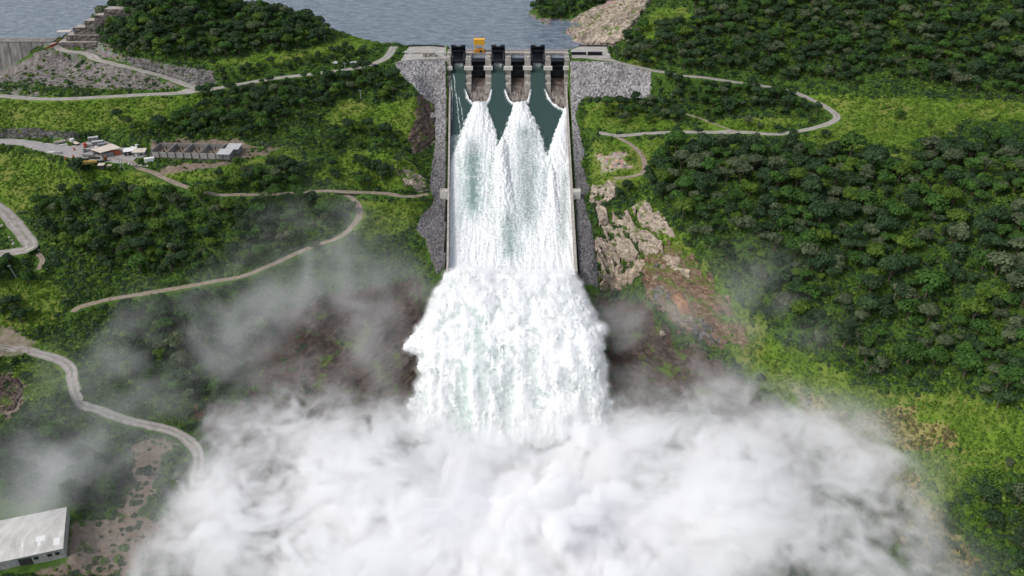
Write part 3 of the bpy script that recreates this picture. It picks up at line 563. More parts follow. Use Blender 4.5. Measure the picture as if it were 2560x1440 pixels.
# the boiling white core of spray over the pool
xs = np.arange(-150, 165, .9); yy = np.arange(150, 322, .9); Xm, Ym = np.meshgrid(xs, yy)
h = .55 * 30 * np.exp(-((Xm - 8) / 58) ** 2 - ((Ym - 258) / 40) ** 2) + 6 * np.exp(-((Xm - 70) / 45) ** 2 - ((Ym - 232) / 38) ** 2) + 5 * np.exp(-((Xm + 48) / 42) ** 2 - ((Ym - 232) / 38) ** 2) + 4 * np.exp(-((Xm - 10) / 90) ** 2 - ((Ym - 200) / 45) ** 2)
h = h + ss(3, 14, h) * (4 * (billow(Xm / 34, Ym / 34, 1, 3, .5) - .22) + .6 * (billow(Xm / 9, Ym / 9, 4, 3, .5) - .22))
h = h * ss(276, 252, Ym) - 4.5
V = np.stack([Xm, Ym, -106 + h], -1).reshape(-1, 3); F = grid_faces(*Xm.shape, keep=(h > -2)); V, F, _u = compact(V, F)
n = NT('spray_core'); M_CORE = n.out(n.mix(n.mr(n.noise(.07, detail=5), .3, .7), (.82, .82, .83), (.86, .86, .86)), 1.0, 0, 0)
tag(link('spray_cloud', mesh_np('spray_cloud', V, F), M_CORE), 'dense white spray cloud boiling up where the jet strikes the pool', 'spray', kind='stuff')
# ------------------------------------------------------------------ the spillway
M_CONC = mat_weathered('weathered_concrete', (.50, .465, .42), .5, .5); M_PALEC = mat_weathered('pale_concrete', (.66, .63, .58), .75, .5)
M_DECK = mat_weathered('deck_concrete', (.40, .36, .32), .7, .4, streak=False); M_BLACK = mat_weathered('black_steel', (.022, .025, .032), .5, .8, .45, .4); M_GIRD = mat_weathered('dark_girder', (.045, .05, .06), .6, .8, .5, .3)
n = NT('stained_concrete'); a = n.noise(.9, n.co((1, .25, .12)), detail=5); b = n.noise(.25, detail=5); sz = n.new('ShaderNodeSeparateXYZ'); n.t.links.new(n.new('ShaderNodeNewGeometry').outputs['Position'], sz.inputs[0])
col = n.mix(n.mr(a, .35, .65), (.085, .065, .055), (.21, .175, .15)); col = n.mix(n.mr(b, .42, .62), col, (.055, .042, .036)); M_CREST = n.out(n.mix(n.math('MULTIPLY', n.mr(sz.outputs[2], -13, -20, 0, .55), n.mr(a, .4, .6)), col, (.40, .37, .34)), .7)
M_WALKB = mat_weathered('grating_blue_grey', (.26, .30, .35), .7, .8, .6, .2)
sp = empty('spillway', (-3, 600, -10)); sp.location = (0, 0, 0)
tag(sp, 'concrete spillway with seven piers and a long walled chute below the reservoir', 'spillway')
for k in range(7):
    a, b = EDGES[2 * k], EDGES[2 * k + 1]
    m = MB(); m.prism([(622, -20), (622, 4.9), (594.2, 4.9), (594.2, -6.2), (589.5, -6.4), (589.5, -10.4), (585.5, -10.7), (584.2, -23), (600, -24)], a, b)
    m.box(a + .5, b - .5, 595.5, 600.5, 4.9, 6.2); m.box(a + .3, b - .3, 603, 606.5, 4.9, 7.0)
    p = m.build('pier', M_CONC, sp)
    t = MB(); l = a - (1.15 if k > 0 else -.2); rr = b + (1.15 if k < 6 else -.2); t.box(l, rr, 592.3, 594.9, -2.6, .1); t.build('trunnion_beam', M_PALEC, p, .08)
m = MB(); m.box(-49.3, 43, 609.5, 617, 3.9, 4.95)
m.box(-49.3, 43, 616.7, 617.2, 4.96, 5.9); m.box(-49.3, 43, 609.2, 609.6, 4.97, 5.7); rb = m.build('road_bridge', M_DECK, sp)
for k in range(6):
    a, b = EDGES[2 * k + 1], EDGES[2 * k + 2]
    m = MB(); m.box(a - .1, b + .1, 594.5, 596.4, 3.3, 4.2); m.box(a, b, 594.4, 594.5, 4.3, 4.4); m.box(a, b, 594.4, 594.5, 4.9, 5.0)
    for q in range(6): xx = a + (b - a) * q / 5; m.box(xx - .05, xx + .05, 594.4, 594.5, 4.2, 5.0)
    m.build('service_bridge', M_GIRD, sp)
    if k % 2: m = MB(); m.box(a + .05, b - .05, 604, 609.1, 3.2, 3.5); m.build('gallery_floor', M_WALKB, sp)
cw = np.arange(586, 562, -.75); prof = [(604, -30), (604, -10.8)] + [(y, float(floor_z(y)) + .02) for y in np.arange(602, 562, -1.0)] + [(562, -30)]
for k in (1, 3, 5): m = MB(); m.prism(prof, EDGES[2 * k + 1] - 2, EDGES[2 * k + 2] + (2 if k < 5 else 1)); m.build('weir_crest', M_CREST, sp)
ys_ = np.linspace(400, 600, 60)
V = np.array([[(xl(y) - 1.6 + u * (xr(y) - xl(y) + 3.2), y, floor_z(y) - .3) for u in (0, 1)] for y in ys_]); link('chute_floor', mesh_np('chute_floor', V.reshape(-1, 3), grid_faces(60, 2)[:, ::-1]), M_CREST, sp)
for sgn, fx in ((-1, xl), (1, xr)):
    V, F = [], []
    for y in ys_:
        x = float(fx(y)); t = float(wall_top(y)) + max(0, (y - 584)) * .2; fl = float(floor_z(y)) - 3
        V += [(x, y, fl), (x, y, t), (x + sgn * 1.2, y, t), (x + sgn * 1.2, y, fl - 6)]
    for i in range(len(ys_) - 1): F += [(4 * i + j, 4 * i + (j + 1) % 4, 4 * i + 4 + (j + 1) % 4, 4 * i + 4 + j) for j in range(4)]
    F += [(0, 1, 2, 3), tuple(4 * (len(ys_) - 1) + j for j in (3, 2, 1, 0))]
    m = MB(); m.add(V, F); wl = m.build('chute_wall', M_CONC, sp)
    y = 470; x = float(fx(y)); z = float(wall_top(y)); m = MB(); x0, x1 = sorted((x + sgn * 1.25, x + sgn * 6))
    m.box(x0, x1, y - 2.5, y + 1.5, z - 5, z - .2); m.box(x0, x1, y - 2.5, y - 2.2, z - .2, z + .9); m.box(x0, x1, y + 1.2, y + 1.5, z - .2, z + .9); m.box(*sorted((x + sgn * 5.7, x + sgn * 6)), y - 2.2, y + 1.2, z - .2, z + .9); m.build('viewing_box', M_PALEC, wl)
# radial gates
PLACE = ['first bay from the left', 'second bay from the left, under the yellow crane', 'third bay from the left', 'fourth bay from the left', 'fifth bay from the left', 'last bay on the right']
for k in range(6):
    a, b = EDGES[2 * k + 1] + .15, EDGES[2 * k + 2] - .15; up = k % 2 == 0; c = (a + b) / 2
    g = empty('spillway_gate', (c, 600, 4)); g.location = (0, 0, 0)
    z0, z1 = (2.6, 12.2) if up else (-9.6, 3.6)
    arc = [(601.2 + 1.5 * math.sin(math.pi * q / 8), z0 + (z1 - z0) * q / 8) for q in range(9)]
    m = MB(); m.prism(arc + [(y + .25, z) for y, z in reversed(arc)], a, b); m.build('skin_plate', M_BLACK, g)
    if up:
        m = MB(); m.box(a, a + 3.4, 600.2, 602.6, 12.2, 13.7); m.box(b - 3.4, b, 600.2, 602.6, 12.2, 13.7); m.box(a + 3.4, b - 3.4, 600.8, 602.4, 12.1, 12.7); m.build('lifting_bracket', M_BLACK, g)
        m = MB(); m.box(a, b, 599.8, 601.8, 9.0, 10.2); m.box(a + 1.8, b - 1.8, 600.4, 602, 7.2, 7.6); m.build('girder', M_BLACK, g)
    else:
        m = MB()
        for z in (2.2, -1.6, -5.2, -8.6): m.box(a, b, 600.4, 601.6, z - .3, z + .3)
        m.build('girder', M_GIRD, g)
    for s in (-1, 1):
        x = a + .7 if s < 0 else b - .7; m = MB()
        for zt in ((z0 + .8, z0 + (z1 - z0) * .62)):
            m.tube([(x, 593.9, -.9), (x + s * -.6, 601.4, zt)], .38 if not up else .45, 6)
        if up: m.box(x - .35, x + .35, 599.4, 600.6, 3.5, 9.0)
        m.build('arm', M_GIRD, g)
    tag(g, ('raised black steel gate with water pouring under it in the ' if up else 'lowered black steel gate closing the ') + PLACE[k], 'spillway gate', 'raised gates of the spillway' if up else 'lowered gates of the spillway')
# yellow gantry crane on the bridge
M_YEL = mat_weathered('yellow_paint', (.78, .40, .02), .8, 1.0, .5, streak=False, spec=.4); M_ORG = mat_weathered('orange_paint', (.62, .25, .02), .75, 1.0, .5, streak=False, spec=.4); M_DRUM = mat_weathered('black_drum', (.02, .018, .016), .6, 1, .5)
cr = empty('gantry_crane', (-24.8, 612.6, 4.95)); tag(cr, 'yellow gantry crane standing on the bridge over the second bay', 'crane')
m = MB(); m.box(-4.0, 4.0, -2.6, 2.6, 6.4, 10.0); m.box(-4.2, 4.2, -2.8, 2.8, 10.0, 10.3); m.box(-3.2, 3.2, -2.75, -2.6, 6.9, 7.3); h_ = m.build('machinery_house', M_YEL, cr, .06)
for x in (-1.6, 1.7): m = MB(); m.box(x - .28, x + .28, -2.68, -2.6, 8.0, 8.5); m.build('hatch', M_DRUM, h_)
for x in (-3.2, 3.2):
    for y in (-2.2, 2.2): m = MB(); m.box(x - .3, x + .3, y - .3, y + .3, .6, 6.4); m.build('leg', M_YEL, cr, .04)
m = MB(); m.box(-4.6, 4.6, -2.7, -1.9, .1, .8); m.box(-4.6, 4.6, 1.9, 2.7, .1, .8); m.box(-3.6, 3.6, -2.0, 2.0, .82, 1.1); m.build('end_carriage', M_ORG, cr, .04)
m = MB(); m.box(-2.9, 2.9, -2.6, -1.2, 1.12, 3.1); m.box(-1.2, 2.2, -1.2, 1.4, 1.12, 3.6); m.build('hoist_trolley', M_ORG, cr, .05)
m = MB(); m.tube([(1.1, -3.0, 1.7), (1.1, -2.6, 1.7)], .85, 14); m.build('cable_drum', M_DRUM, cr)
m = MB(); [m.tube([(x, -2.5, 3.1), (x, -2.5, 6.4)], .07, 5) for x in (-1.0, 1.0)]; m.tube([(-3.1, -2.5, 3.4), (3.1, -2.5, 3.4)], .14, 6); m.build('hoist_cable', M_ORG, cr)
# ------------------------------------------------------------------ dam end, platforms, parapets
n = NT('dam_concrete'); a = n.noise(.35, n.co((1, 1, .1)), detail=6); b = n.noise(.08, detail=4); w = n.new('ShaderNodeTexWave', bands_direction='X'); w.inputs['Scale'].default_value = .035; w.inputs['Distortion'].default_value = .3; n.t.links.new(n.co(), w.inputs[0])
col = n.mix(n.mr(a, .35, .65), (.13, .12, .115), (.27, .255, .24)); M_DAM = n.out(n.mix(n.mr(w.outputs['Fac'], 0, .05, .8, 0), col, (.05, .045, .045)), .9)
M_TERR = rockmat('terrace_rock', (.09, .078, .07), (.17, .15, .14), (.28, .255, .24), .12)
dm = empty('concrete_dam', (-380, 636, 0)); dm.location = (0, 0, 0); tag(dm, 'grey concrete dam meeting the wooded hill at the far left', 'dam')
m = MB(); m.prism([(634, 7.2), (642, 7.2), (642, -40), (622, -40), (629.5, -12)], -760, -361); m.build('dam_wall', M_DAM, dm)
m = MB(); m.box(-760, -361, 633.7, 634.1, 7.2, 8.4); m.box(-760, -361, 641.6, 642, 7.2, 8.2); m.build('parapet', M_CONC, dm)
for k_, (l_, r_2, py_, z_) in enumerate(((146, 262, 106, 9), (165, 262, 88, 13.2), (183, 266, 69, 18), (212, 274, 52, 22.6), (236, 286, 38, 27), (260, 296, 23, 31.3))):
    xa, ya, _z = at(l_, py_, z_); xb, _y, _z = at(r_2, py_, z_); N_ = 40; us_ = np.linspace(0, 1, N_); rr_ = np.linspace(0, 1, 14); V = []
    for v in rr_:
        for u in us_:
            xx = xa + (xb + 10 - xa) * u; q_ = float(fbm(xx / 3, v * 2.5, k_, 3)); V.append((xx, ya - 2.2 * (1 - v) + 1.1 * q_ * (v < .99) - .4, z_ - 5.6 * (1 - v)))
    for u in us_: V.append((xa + (xb + 10 - xa) * u, ya + .1, z_ + .02))
    for u in us_: V.append((xa + (xb + 10 - xa) * u, ya + 9, z_ + .1))
    V = np.array(V); fc = grid_faces(16, N_); me = mesh_np('terrace', V, fc, False); me.materials.append(M_TERR); me.materials.append(M_DECK); me.polygons.foreach_set('material_index', (np.arange(len(fc)) >= 14 * (N_ - 1)).astype(np.int32)); tag(link('terrace', me), kind='structure')
M_RED = mat_weathered('red_plastic', (.50, .09, .05), .7, 1, .6); M_WHITE = mat_weathered('white_paint', (.74, .73, .70), .8, .8, .6); M_GREY = mat_weathered('grey_sheet', (.30, .31, .32), .6, .8, .6, .3); M_TIN = mat_weathered('tin_roof', (.56, .56, .55), .75, .5, .5, .3); M_TAN = mat_weathered('tan_roof', (.60, .52, .44), .75, .5, .7)
M_DARKM = mat_weathered('dark_scrap', (.07, .065, .06), .5, 1.5, .7); M_RUST = mat_weathered('rusty_steel', (.24, .11, .06), .5, 1.5, .85); M_ORNG = mat_weathered('orange_container', (.50, .14, .06), .75, 1, .6); M_BROWNY = mat_weathered('dusty_yellow', (.45, .31, .09), .6, 1, .7); M_TYRE = mat_weathered('tyre', (.02, .02, .02), .7, 2, .9); M_GLASS = mat_weathered('dark_glass', (.03, .04, .045), .7, 2, .15); M_WOODP = mat_weathered('pole_wood', (.20, .17, .14), .6, 2, .9); M_STEELP = mat_weathered('pole_grey', (.45, .45, .44), .7, 2, .6)
def strip_wall(name, px_list, h, th, mat, label, cat, zoff=0.0):
    m = MB(); P = [Vector(ground(*p)) for p in px_list]
    for a, b in zip(P[:-1], P[1:]):
        d = (b - a); d.z = 0; d.normalize(); q = Vector((-d.y, d.x, 0)) * th / 2; dn = Vector((0, 0, -.6)); u = Vector((0, 0, h + zoff))
        m.add([a + q + dn, b + q + dn, b - q + dn, a - q + dn, a + q + u, b + q + u, b - q + u, a - q + u], [(3, 2, 1, 0), (4, 5, 6, 7), (0, 1, 5, 4), (1, 2, 6, 5), (2, 3, 7, 6), (3, 0, 4, 7)])
    return tag(m.build(name, mat), label, cat)
strip_wall('safety_fence', [(120, 106), (148, 103), (143, 112), (130, 118), (118, 125)], 1.6, .15, M_RED, 'red mesh safety fence curving round the end of the dam road', 'fence')
strip_wall('parapet_wall', [(1013, 118), (1040, 116.5), (1075, 116), (1112, 119)], 1.3, .6, M_DARKM, 'low dark parapet along the water edge of the left platform', 'wall')
strip_wall('retaining_wall', [(990, 161), (1010, 156), (1040, 152.5), (1080, 151), (1114, 150)], 1.2, .8, M_CONC, 'curved concrete kerb wall above the left slope of grey stones', 'wall')
strip_wall('parapet_wall', [(1414, 127), (1422, 121), (1440, 117.5), (1470, 116.5), (1520, 117)], 1.3, .6, M_DARKM, 'curved dark parapet round the right platform by the reservoir', 'wall')
def house(name, base, size, rz, h, roof, mats, label, cat, slope=.0, door=True, over=.35):
    o = empty(name, base, rz); w, d = size
    m = MB(); m.prism([(-d / 2, -.5), (d / 2, -.5), (d / 2, h + slope), (-d / 2, h)], -w / 2, w / 2); wl = m.build('wall', mats[0], o)
    m = MB(); m.prism([(-d / 2 - over, h + .02 - slope * .12), (d / 2 + over, h + .02 + slope * 1.12), (d / 2 + over, h + .22 + slope * 1.12), (-d / 2 - over, h + .22 - slope * .12)], -w / 2 - over, w / 2 + over); m.build('roof', mats[1], o)
    if door:
        m = MB(); m.box(-w * .3, -w * .3 + .95, -d / 2 - .05, -d / 2 + .1, 0, 2.05); m.build('door', mats[2], o)
        m = MB(); m.box(w * .12, w * .12 + 1.1, -d / 2 - .05, -d / 2 + .1, 1.0, 2.0); m.build('window', M_GLASS, o)
    return tag(o, label, cat)
x, y, z = at(1072, 143, LPLAT_Z + .1); house('guard_house', (x, y + 2.5, z), (9, 5), .02, 3.0, 1, (M_CONC, M_DECK, M_DARKM), 'low flat-roofed concrete guard house on the left platform', 'building')
x, y, z = at(1104, 139, LPLAT_Z + .1); house('kiosk', (x, y + 1, z), (3.2, 2.4), .0, 2.4, 1, (M_WHITE, M_PALEC, M_DARKM), 'small white kiosk beside the left end of the bridge', 'kiosk', door=False)
strip_wall('barrier_wall', [(1028, 135), (1045, 134.6), (1058, 134.6)], 1.0, .5, M_CONC, 'low grey barrier between the guard house and the car park', 'barrier')
def slab_thing(name, px, py, size, rz, mat, label, cat, zb=None, group=None, parts=2):
    x, y, z = ground(px, py) if zb is None else at(px, py, zb); o = empty(name, (x, y, z), rz); w, d, h = size
    m = MB(); m.box(-w / 2, w / 2, -d / 2, d / 2, .35, h); b = m.build('body', mat, o, .05)
    for q in (-.4, 0, .4): m = MB(); m.box(q * w - .3, q * w + .3, -d / 2, d / 2, -.2, .348); m.build('bearer', M_WOODP, o)
    for q in (-.33, -.1, .1, .33): m = MB(); m.box(w * q - .08, w * q + .08, -d / 2 - .08, d / 2 + .08, .4, h + .06); m.build('rib', M_GIRD, b)
    return tag(o, label, cat, group)
slab_thing('stoplog', 1447, 137, (11.2, 1.6, 2.0), -.03, M_BLACK, 'long black steel stoplog on the right platform, nearer the gates', 'stoplog', RPLAT_Z + .2)
slab_thing('stoplog', 1487, 138, (11.0, 1.8, 2.5), -.01, M_BLACK, 'taller black steel stoplog on the right platform, beside the hillside', 'stoplog', RPLAT_Z + .2)
# ------------------------------------------------------------------ vehicles
def car(px, py, rz, mat, label):
    x, y, z = ground(px, py); o = empty('car', (x, y, z + .15), rz)
    m = MB(); m.prism([(-2.2, .35), (2.2, .35), (2.2, .85), (1.3, 1.0), (.7, 1.55), (-1.3, 1.6), (-2.0, 1.05), (-2.2, 1.0)], -.88, .88); bo = m.build('body', mat, o, .04)
    m = MB(); m.prism([(1.18, 1.03), (.68, 1.5), (-1.25, 1.54), (-1.85, 1.08)], -.9, .9); m.build('window', M_GLASS, o)
    for a in (-1.35, 1.35):
        for s in (-.8, .8): w = MB(); w.tube([(s - .1, a, .32), (s + .1, a, .32)], .34, 10); w.build('wheel', M_TYRE, o)
    return tag(o, label, 'car')
def truck(px, py, rz, mc, mb, label, kind='tipper', L=7.5, zb=None):
    x, y, z = ground(px, py) if zb is None else at(px, py, zb); o = empty('truck', (x, y, z + .1), rz)
    m = MB(); m.box(-1.15, 1.15, L / 2 - 2.0, L / 2, .8, 2.9); cb = m.build('cab', mc, o, .08); m = MB(); m.box(-1.0, 1.0, L / 2 - .01, L / 2 + .04, 1.9, 2.7); m.build('windscreen', M_GLASS, cb)
    m = MB(); m.box(-.5, .5, -L / 2, L / 2 - .2, .65, .95); m.build('chassis', M_DARKM, o)
    if kind == 'tipper': m = MB(); m.prism([(-L / 2 - .3, 1.1), (L / 2 - 2.2, 1.1), (L / 2 - 2.1, 2.6), (-L / 2 - .3, 2.3)], -1.25, 1.25); m.build('tipper_body', mb, o, .05)
    else: m = MB(); m.box(-1.25, 1.25, -L / 2 - .3, L / 2 - 2.2, 1.0, 1.25); m.build('flat_bed', mb, o)
    for a in (-L / 2 + .8, -L / 2 + 2.0, L / 2 - 1.0):
        for s in (-1, 1): w = MB(); w.tube([(s - .18, a, .5), (s + .18, a, .5)], .52, 10); w.build('wheel', M_TYRE, o)
    return tag(o, label, 'truck')
car(1013, 134, 1.4, M_WHITE, 'white car parked on the platform left of the gates')
car(939, 167, -1.0, mat_weathered('blue_car', (.05, .06, .10), .8, 1, .3), 'dark blue car on the road approaching the left platform')
car(907, 160, 1.3, M_WHITE, 'white car parked on the verge beside the red and white kiosk'); car(838, 160, 1.0, M_WHITE, 'white car among the bushes on the grassy slope above the road')
x, y, z = ground(884, 165); o = house('kiosk', (x, y, z), (4, 2.6), .15, 2.6, 1, (M_WHITE, M_TIN, M_RED), 'white hut with a red door beside the upper road', 'kiosk')
x, y, z = ground(164, 88); o = empty('shelter', (x, y, z), .2)
m = MB(); m.box(-5.2, 5.2, -3, 3, 3.0, 3.25); m.build('roof', M_TAN, o)
for sx in (-4.8, 4.8):
    for sy in (-2.6, 2.6): m = MB(); m.box(sx - .15, sx + .15, sy - .15, sy + .15, -1, 3.0); m.build('post', M_STEELP, o)
tag(o, 'open shelter with a pale flat roof at the foot of the hill terraces', 'shelter')
# ------------------------------------------------------------------ the roofless pens
PZ = PEN_Z; FL, FR, BL, BR = [Vector(at(*p, PZ)) for p in ((378, 391.5), (560, 396), (402, 369), (583, 372))]
pen = empty('roofless_pens', FL); pen.location = (0, 0, 0); tag(pen, 'long roofless grey building divided into four open pens', 'building')
M_BLOCK = mat_weathered('block_wall', (.30, .28, .265), .55, .6)
def wall_between(a, b, h, th, nm, mat, par, z0=-.5):
    a, b = Vector(a), Vector(b); d = (b - a).normalized(); q = Vector((-d.y, d.x, 0)) * th / 2
    m = MB(); P = [a + q, b + q, b - q, a - q]; m.add([p + Vector((0, 0, z0)) for p in P] + [p + Vector((0, 0, h)) for p in P], [(3, 2, 1, 0), (4, 5, 6, 7), (0, 1, 5, 4), (1, 2, 6, 5), (2, 3, 7, 6), (3, 0, 4, 7)]); return m.build(nm, mat, par)
eu = Vector((0, 0, 0))
wall_between(FL, FR, 3.1, .35, 'front_wall', mat_weathered('pale_block_wall', (.36, .34, .32), .75, .6), pen); wall_between(BL, BR, 3.1, .35, 'back_wall', M_BLOCK, pen)
wall_between(FL + (BL - FL) * .02, BL - (BL - FL) * .02, 3.1, .35, 'side_wall', M_BLOCK, pen)
NB = 4; fr = .225
for k in range(1, 5): f_, b_2 = FL.lerp(FR, fr * k), BL.lerp(BR, fr * k); wall_between(f_ + (b_2 - f_) * .02, b_2 - (b_2 - f_) * .02, 3.1, .4, 'partition', M_BLOCK, pen)
for k in range(4):
    for v in (.2, .5, .78):
        p = FL.lerp(FR, fr * (k + .5)).lerp(BL.lerp(BR, fr * (k + .5)), v); m = MB(); m.box(p.x - .3, p.x + .3, p.y - .3, p.y + .3, PZ - .3, PZ + 2.2); m.build('column', M_DARKM, pen)
for k in range(9):
    p = FL.lerp(FR, .01 + .11 * k); m = MB(); m.box(p.x - .16, p.x + .16, p.y - .5, p.y - .2, PZ - .4, PZ + 3.6); m.build('post', M_DARKM, pen)
h0 = FL.lerp(FR, .93); dirx = (FR - FL).normalized(); ang = math.atan2(dirx.y, dirx.x)
ho = empty('store_house', (h0.x, h0.y, PZ), ang); dd = (BL - FL).length
m = MB(); m.prism([(-.6, -.4), (dd * .48, -.4), (dd * .48, 3.6), (-.6, 3.0)], 0, 7.2); wl = m.build('wall', M_GREY, ho); m = MB(); m.prism([(-1.2, 3.0), (dd * .44, 3.55), (dd * .44, 3.75), (-1.2, 3.2)], -.6, 7.8); m.build('roof', M_TIN, ho)
m = MB(); m.prism([(dd * .52, -.4), (dd * 1.02, -.4), (dd * 1.02, 3.6), (dd * .52, 3.1)], 2.2, 9.6); m.build('wall', M_GREY, ho); m = MB(); m.prism([(dd * .48, 3.1), (dd * 1.06, 3.65), (dd * 1.06, 3.85), (dd * .48, 3.3)], 1.6, 10.2); m.build('roof', M_TIN, ho)
m = MB(); m.box(2.4, 3.4, -.66, -.5, 0, 2.1); m.build('door', M_DARKM, ho)
tag(ho, 'grey store house with two white sheet roofs at the end of the pens', 'building')
# ------------------------------------------------------------------ the yard
def container(px, py, rz, mat, label, L=6.1, cat='container', roof=None):
    x, y, z = at(px, py, YARD_Z + .15); o = empty('container', (x, y, z), rz)
    m = MB(); m.box(-L / 2, L / 2, -1.22, 1.22, .15, 2.55); [m.box(-L / 2 + q * .5, -L / 2 + q * .5 + .2, -1.27, 1.27, .25, 2.45) for q in range(1, int(L * 2))]; b = m.build('body', mat, o)
    m = MB(); m.box(L / 2 + .002, L / 2 + .06, -1.1, 1.1, .3, 2.4); m.build('door', mat, o)
    m = MB(); m.box(-L / 2 - .05, L / 2 + .08, -1.3, 1.3, 2.552, 2.66); m.build('roof', roof or mat, o); return tag(o, label, cat)
container(290, 386, .22, M_ORNG, 'orange-red container at the end of the tan-roofed shed', 6.8); container(235, 352, .35, M_GREY, 'grey container with white roof, rear one of the pair behind the shed', 6.1, roof=M_TIN); container(246, 362, .3, M_GREY, 'grey container with white roof, front one of the pair behind the shed', 7.0, roof=M_TIN); container(256, 368, .25, M_GREY, 'smaller plain grey container beside the tan-roofed shed', 4.5)
x, y, z = ground(374, 407); o = empty('white_cabin', (x, y + 1, z), .32); m = MB(); m.box(-3.0, 3.0, -1.3, 1.3, .3, 3.0); m.build('body', M_WHITE, o, .08); m = MB(); m.box(-3.04, -3.0, -.5, .5, .5, 2.5); m.build('door', M_PALEC, o); m = MB(); m.box(-2.6, 2.6, -1.1, 1.1, -.3, .298); m.build('skid', M_DARKM, o); tag(o, 'plain white cabin tilted on the grass in front of the pens', 'cabin')
sh = empty('open_shed', at(262, 388, YARD_Z)); sh.location = (0, 0, 0); zt = YARD_Z + 4.2
c4 = [Vector(at(px_, py_, zt + dz)) for px_, py_, dz in ((226, 374, -.4), (251, 382.5, -.4), (302, 369.5, .5), (280, 359.5, .5))]
m = MB(); m.add(c4 + [p + Vector((0, 0, .18)) for p in c4], [(3, 2, 1, 0), (4, 5, 6, 7), (0, 1, 5, 4), (1, 2, 6, 5), (2, 3, 7, 6), (3, 0, 4, 7)]); m.build('roof', M_TAN, sh)
for i_, a_ in enumerate(c4): cc = sum(c4, Vector()) / 4; p = a_.lerp(cc, .08); m = MB(); m.box(p.x - .15, p.x + .15, p.y - .15, p.y + .15, YARD_Z - .3, p.z - .02); m.build('post', M_STEELP, sh)
cc = sum(c4, Vector()) / 4; q = [p.lerp(cc, .12) for p in c4]; wall_between((q[1].x, q[1].y, YARD_Z), (q[1].lerp(q[2], .62).x, q[1].lerp(q[2], .62).y, YARD_Z), 2.8, .15, 'front_wall', M_GREY, sh, -.2); wall_between((q[3].x, q[3].y, YARD_Z), (q[0].x, q[0].y, YARD_Z), 3.0, .15, 'back_wall', M_GREY, sh, -.2)
tag(sh, 'open workshop shed with a big tan sheet roof in the yard', 'shed')
x, y, z = at(325, 389, YARD_Z); house('lean_to', (x, y + 2, z), (7.2, 4.6), .3, 2.9, 1, (M_DARKM, M_WHITE, M_GREY), 'dark lean-to with a white sheet roof left of the grey hut', 'shed', .5)
x, y, z = at(348, 391, YARD_Z); house('hut', (x, y + 2, z), (7.4, 4.6), .1, 2.8, 1, (M_GREY, M_TAN, M_WHITE), 'grey hut with a patched tan and grey roof beside the pens', 'hut', .6)
x, y, z = at(254, 422, YARD_Z - .5); house('hut', (x, y + 1, z), (3.2, 2.4), .1, 2.3, 1, (M_DARKM, M_TAN, M_GREY), 'tiny dark hut with a pale roof at the near edge of the yard', 'hut', .2, False)
truck(117, 343, 1.45, M_BROWNY, M_BROWNY, 'dusty yellow tipper truck parked against the dark rubble bank', zb=YARD_Z); truck(227, 412, 1.9, M_BROWNY, M_BROWNY, 'dusty yellow tipper truck at the near edge of the yard', zb=YARD_Z); truck(252, 404, -1.2, M_RUST, M_GREY, 'rusty flat-bed truck behind the yellow tipper', 'flat', 8, zb=YARD_Z); truck(188, 360, .9, M_WHITE, M_TAN, 'white-cabbed flat-bed truck wreck in the middle of the yard', 'flat', 8, zb=YARD_Z)
def stack(px, py, rz, size, mat, label, cat, nl=3):
    x, y, z = at(px, py, YARD_Z + .15); o = empty('slab_stack', (x, y, z), rz); w, d, h = size; q = random.Random(int(px)); m = MB()
    for k in range(nl): e = q.uniform(-.25, .25); m.box(-w / 2 + e, w / 2 + e, -d / 2 + e * .5, d / 2 + e * .5, k * h * 1.08, k * h * 1.08 + h)
    m.build('slab', mat, o, .03); m = MB(); [m.box(u * w - .12, u * w + .12, -d / 2 + .1, d / 2 - .1, (k + 1) * h * 1.08 - h * .078, (k + 1) * h * 1.08 - .002) for k in range(nl - 1) for u in (-.3, .3)]; m.build('spacer', M_WOODP, o); return tag(o, label, cat)
stack(94, 343, .1, (5, 3, .45), M_PALEC, 'flat stack of pale slabs left of the yellow truck', 'slab stack', 2); stack(103, 338, .2, (4, 2.5, .5), M_DECK, 'stack of slabs wedged behind the yellow truck', 'slab stack'); stack(143, 337, .5, (4.2, 1.8, .4), M_PALEC, 'pale stack of beams at the foot of the rubble bank', 'beam stack'); stack(152, 333, .5, (5, 1.6, .4), M_TIN, 'pale sheet stack above the beams on the rubble bank', 'sheet stack'); stack(163, 337, .55, (5.2, 1.7, .5), M_PALEC, 'long pale beam stack right of the rubble bank', 'beam stack')
stack(190, 337, .2, (5.5, 2.2, .5), M_RUST, 'rust-brown steel stack near the grass behind the yard', 'steel stack'); stack(152, 358, .45, (7, 2.2, .5), M_DECK, 'long tan slab stack in the middle of the yard', 'slab stack'); stack(163, 352, .4, (4, 2, .7), M_PALEC, 'white-topped slab stack in the middle of the yard', 'slab stack', 2); stack(160, 363, .5, (4.5, 1.2, .35), M_PALEC, 'narrow beam stack in front of the tan slabs', 'beam stack', 2)
stack(130, 383, .05, (5, 1.6, .5), M_PALEC, 'pale block row on the near edge of the yard', 'block stack', 2); stack(145, 384, .1, (4.5, 1.6, .6), M_CONC, 'grey block row on the near edge of the yard', 'block stack', 2); stack(236, 397, -.1, (7, 1.2, .4), M_DARKM, 'dark steel frames stacked before the tan-roofed shed', 'steel stack'); stack(213, 402, .3, (4.5, 2, .5), M_DARKM, 'dark scrap stack beside the yellow tipper', 'scrap stack'); stack(205, 341, .3, (3.5, 2, .4), M_GREY, 'grey sheet stack behind the containers', 'sheet stack'); stack(274, 415, .2, (3, 1.2, .4), M_TAN, 'small tan plank stack on the near edge of the yard', 'plank stack', 2)
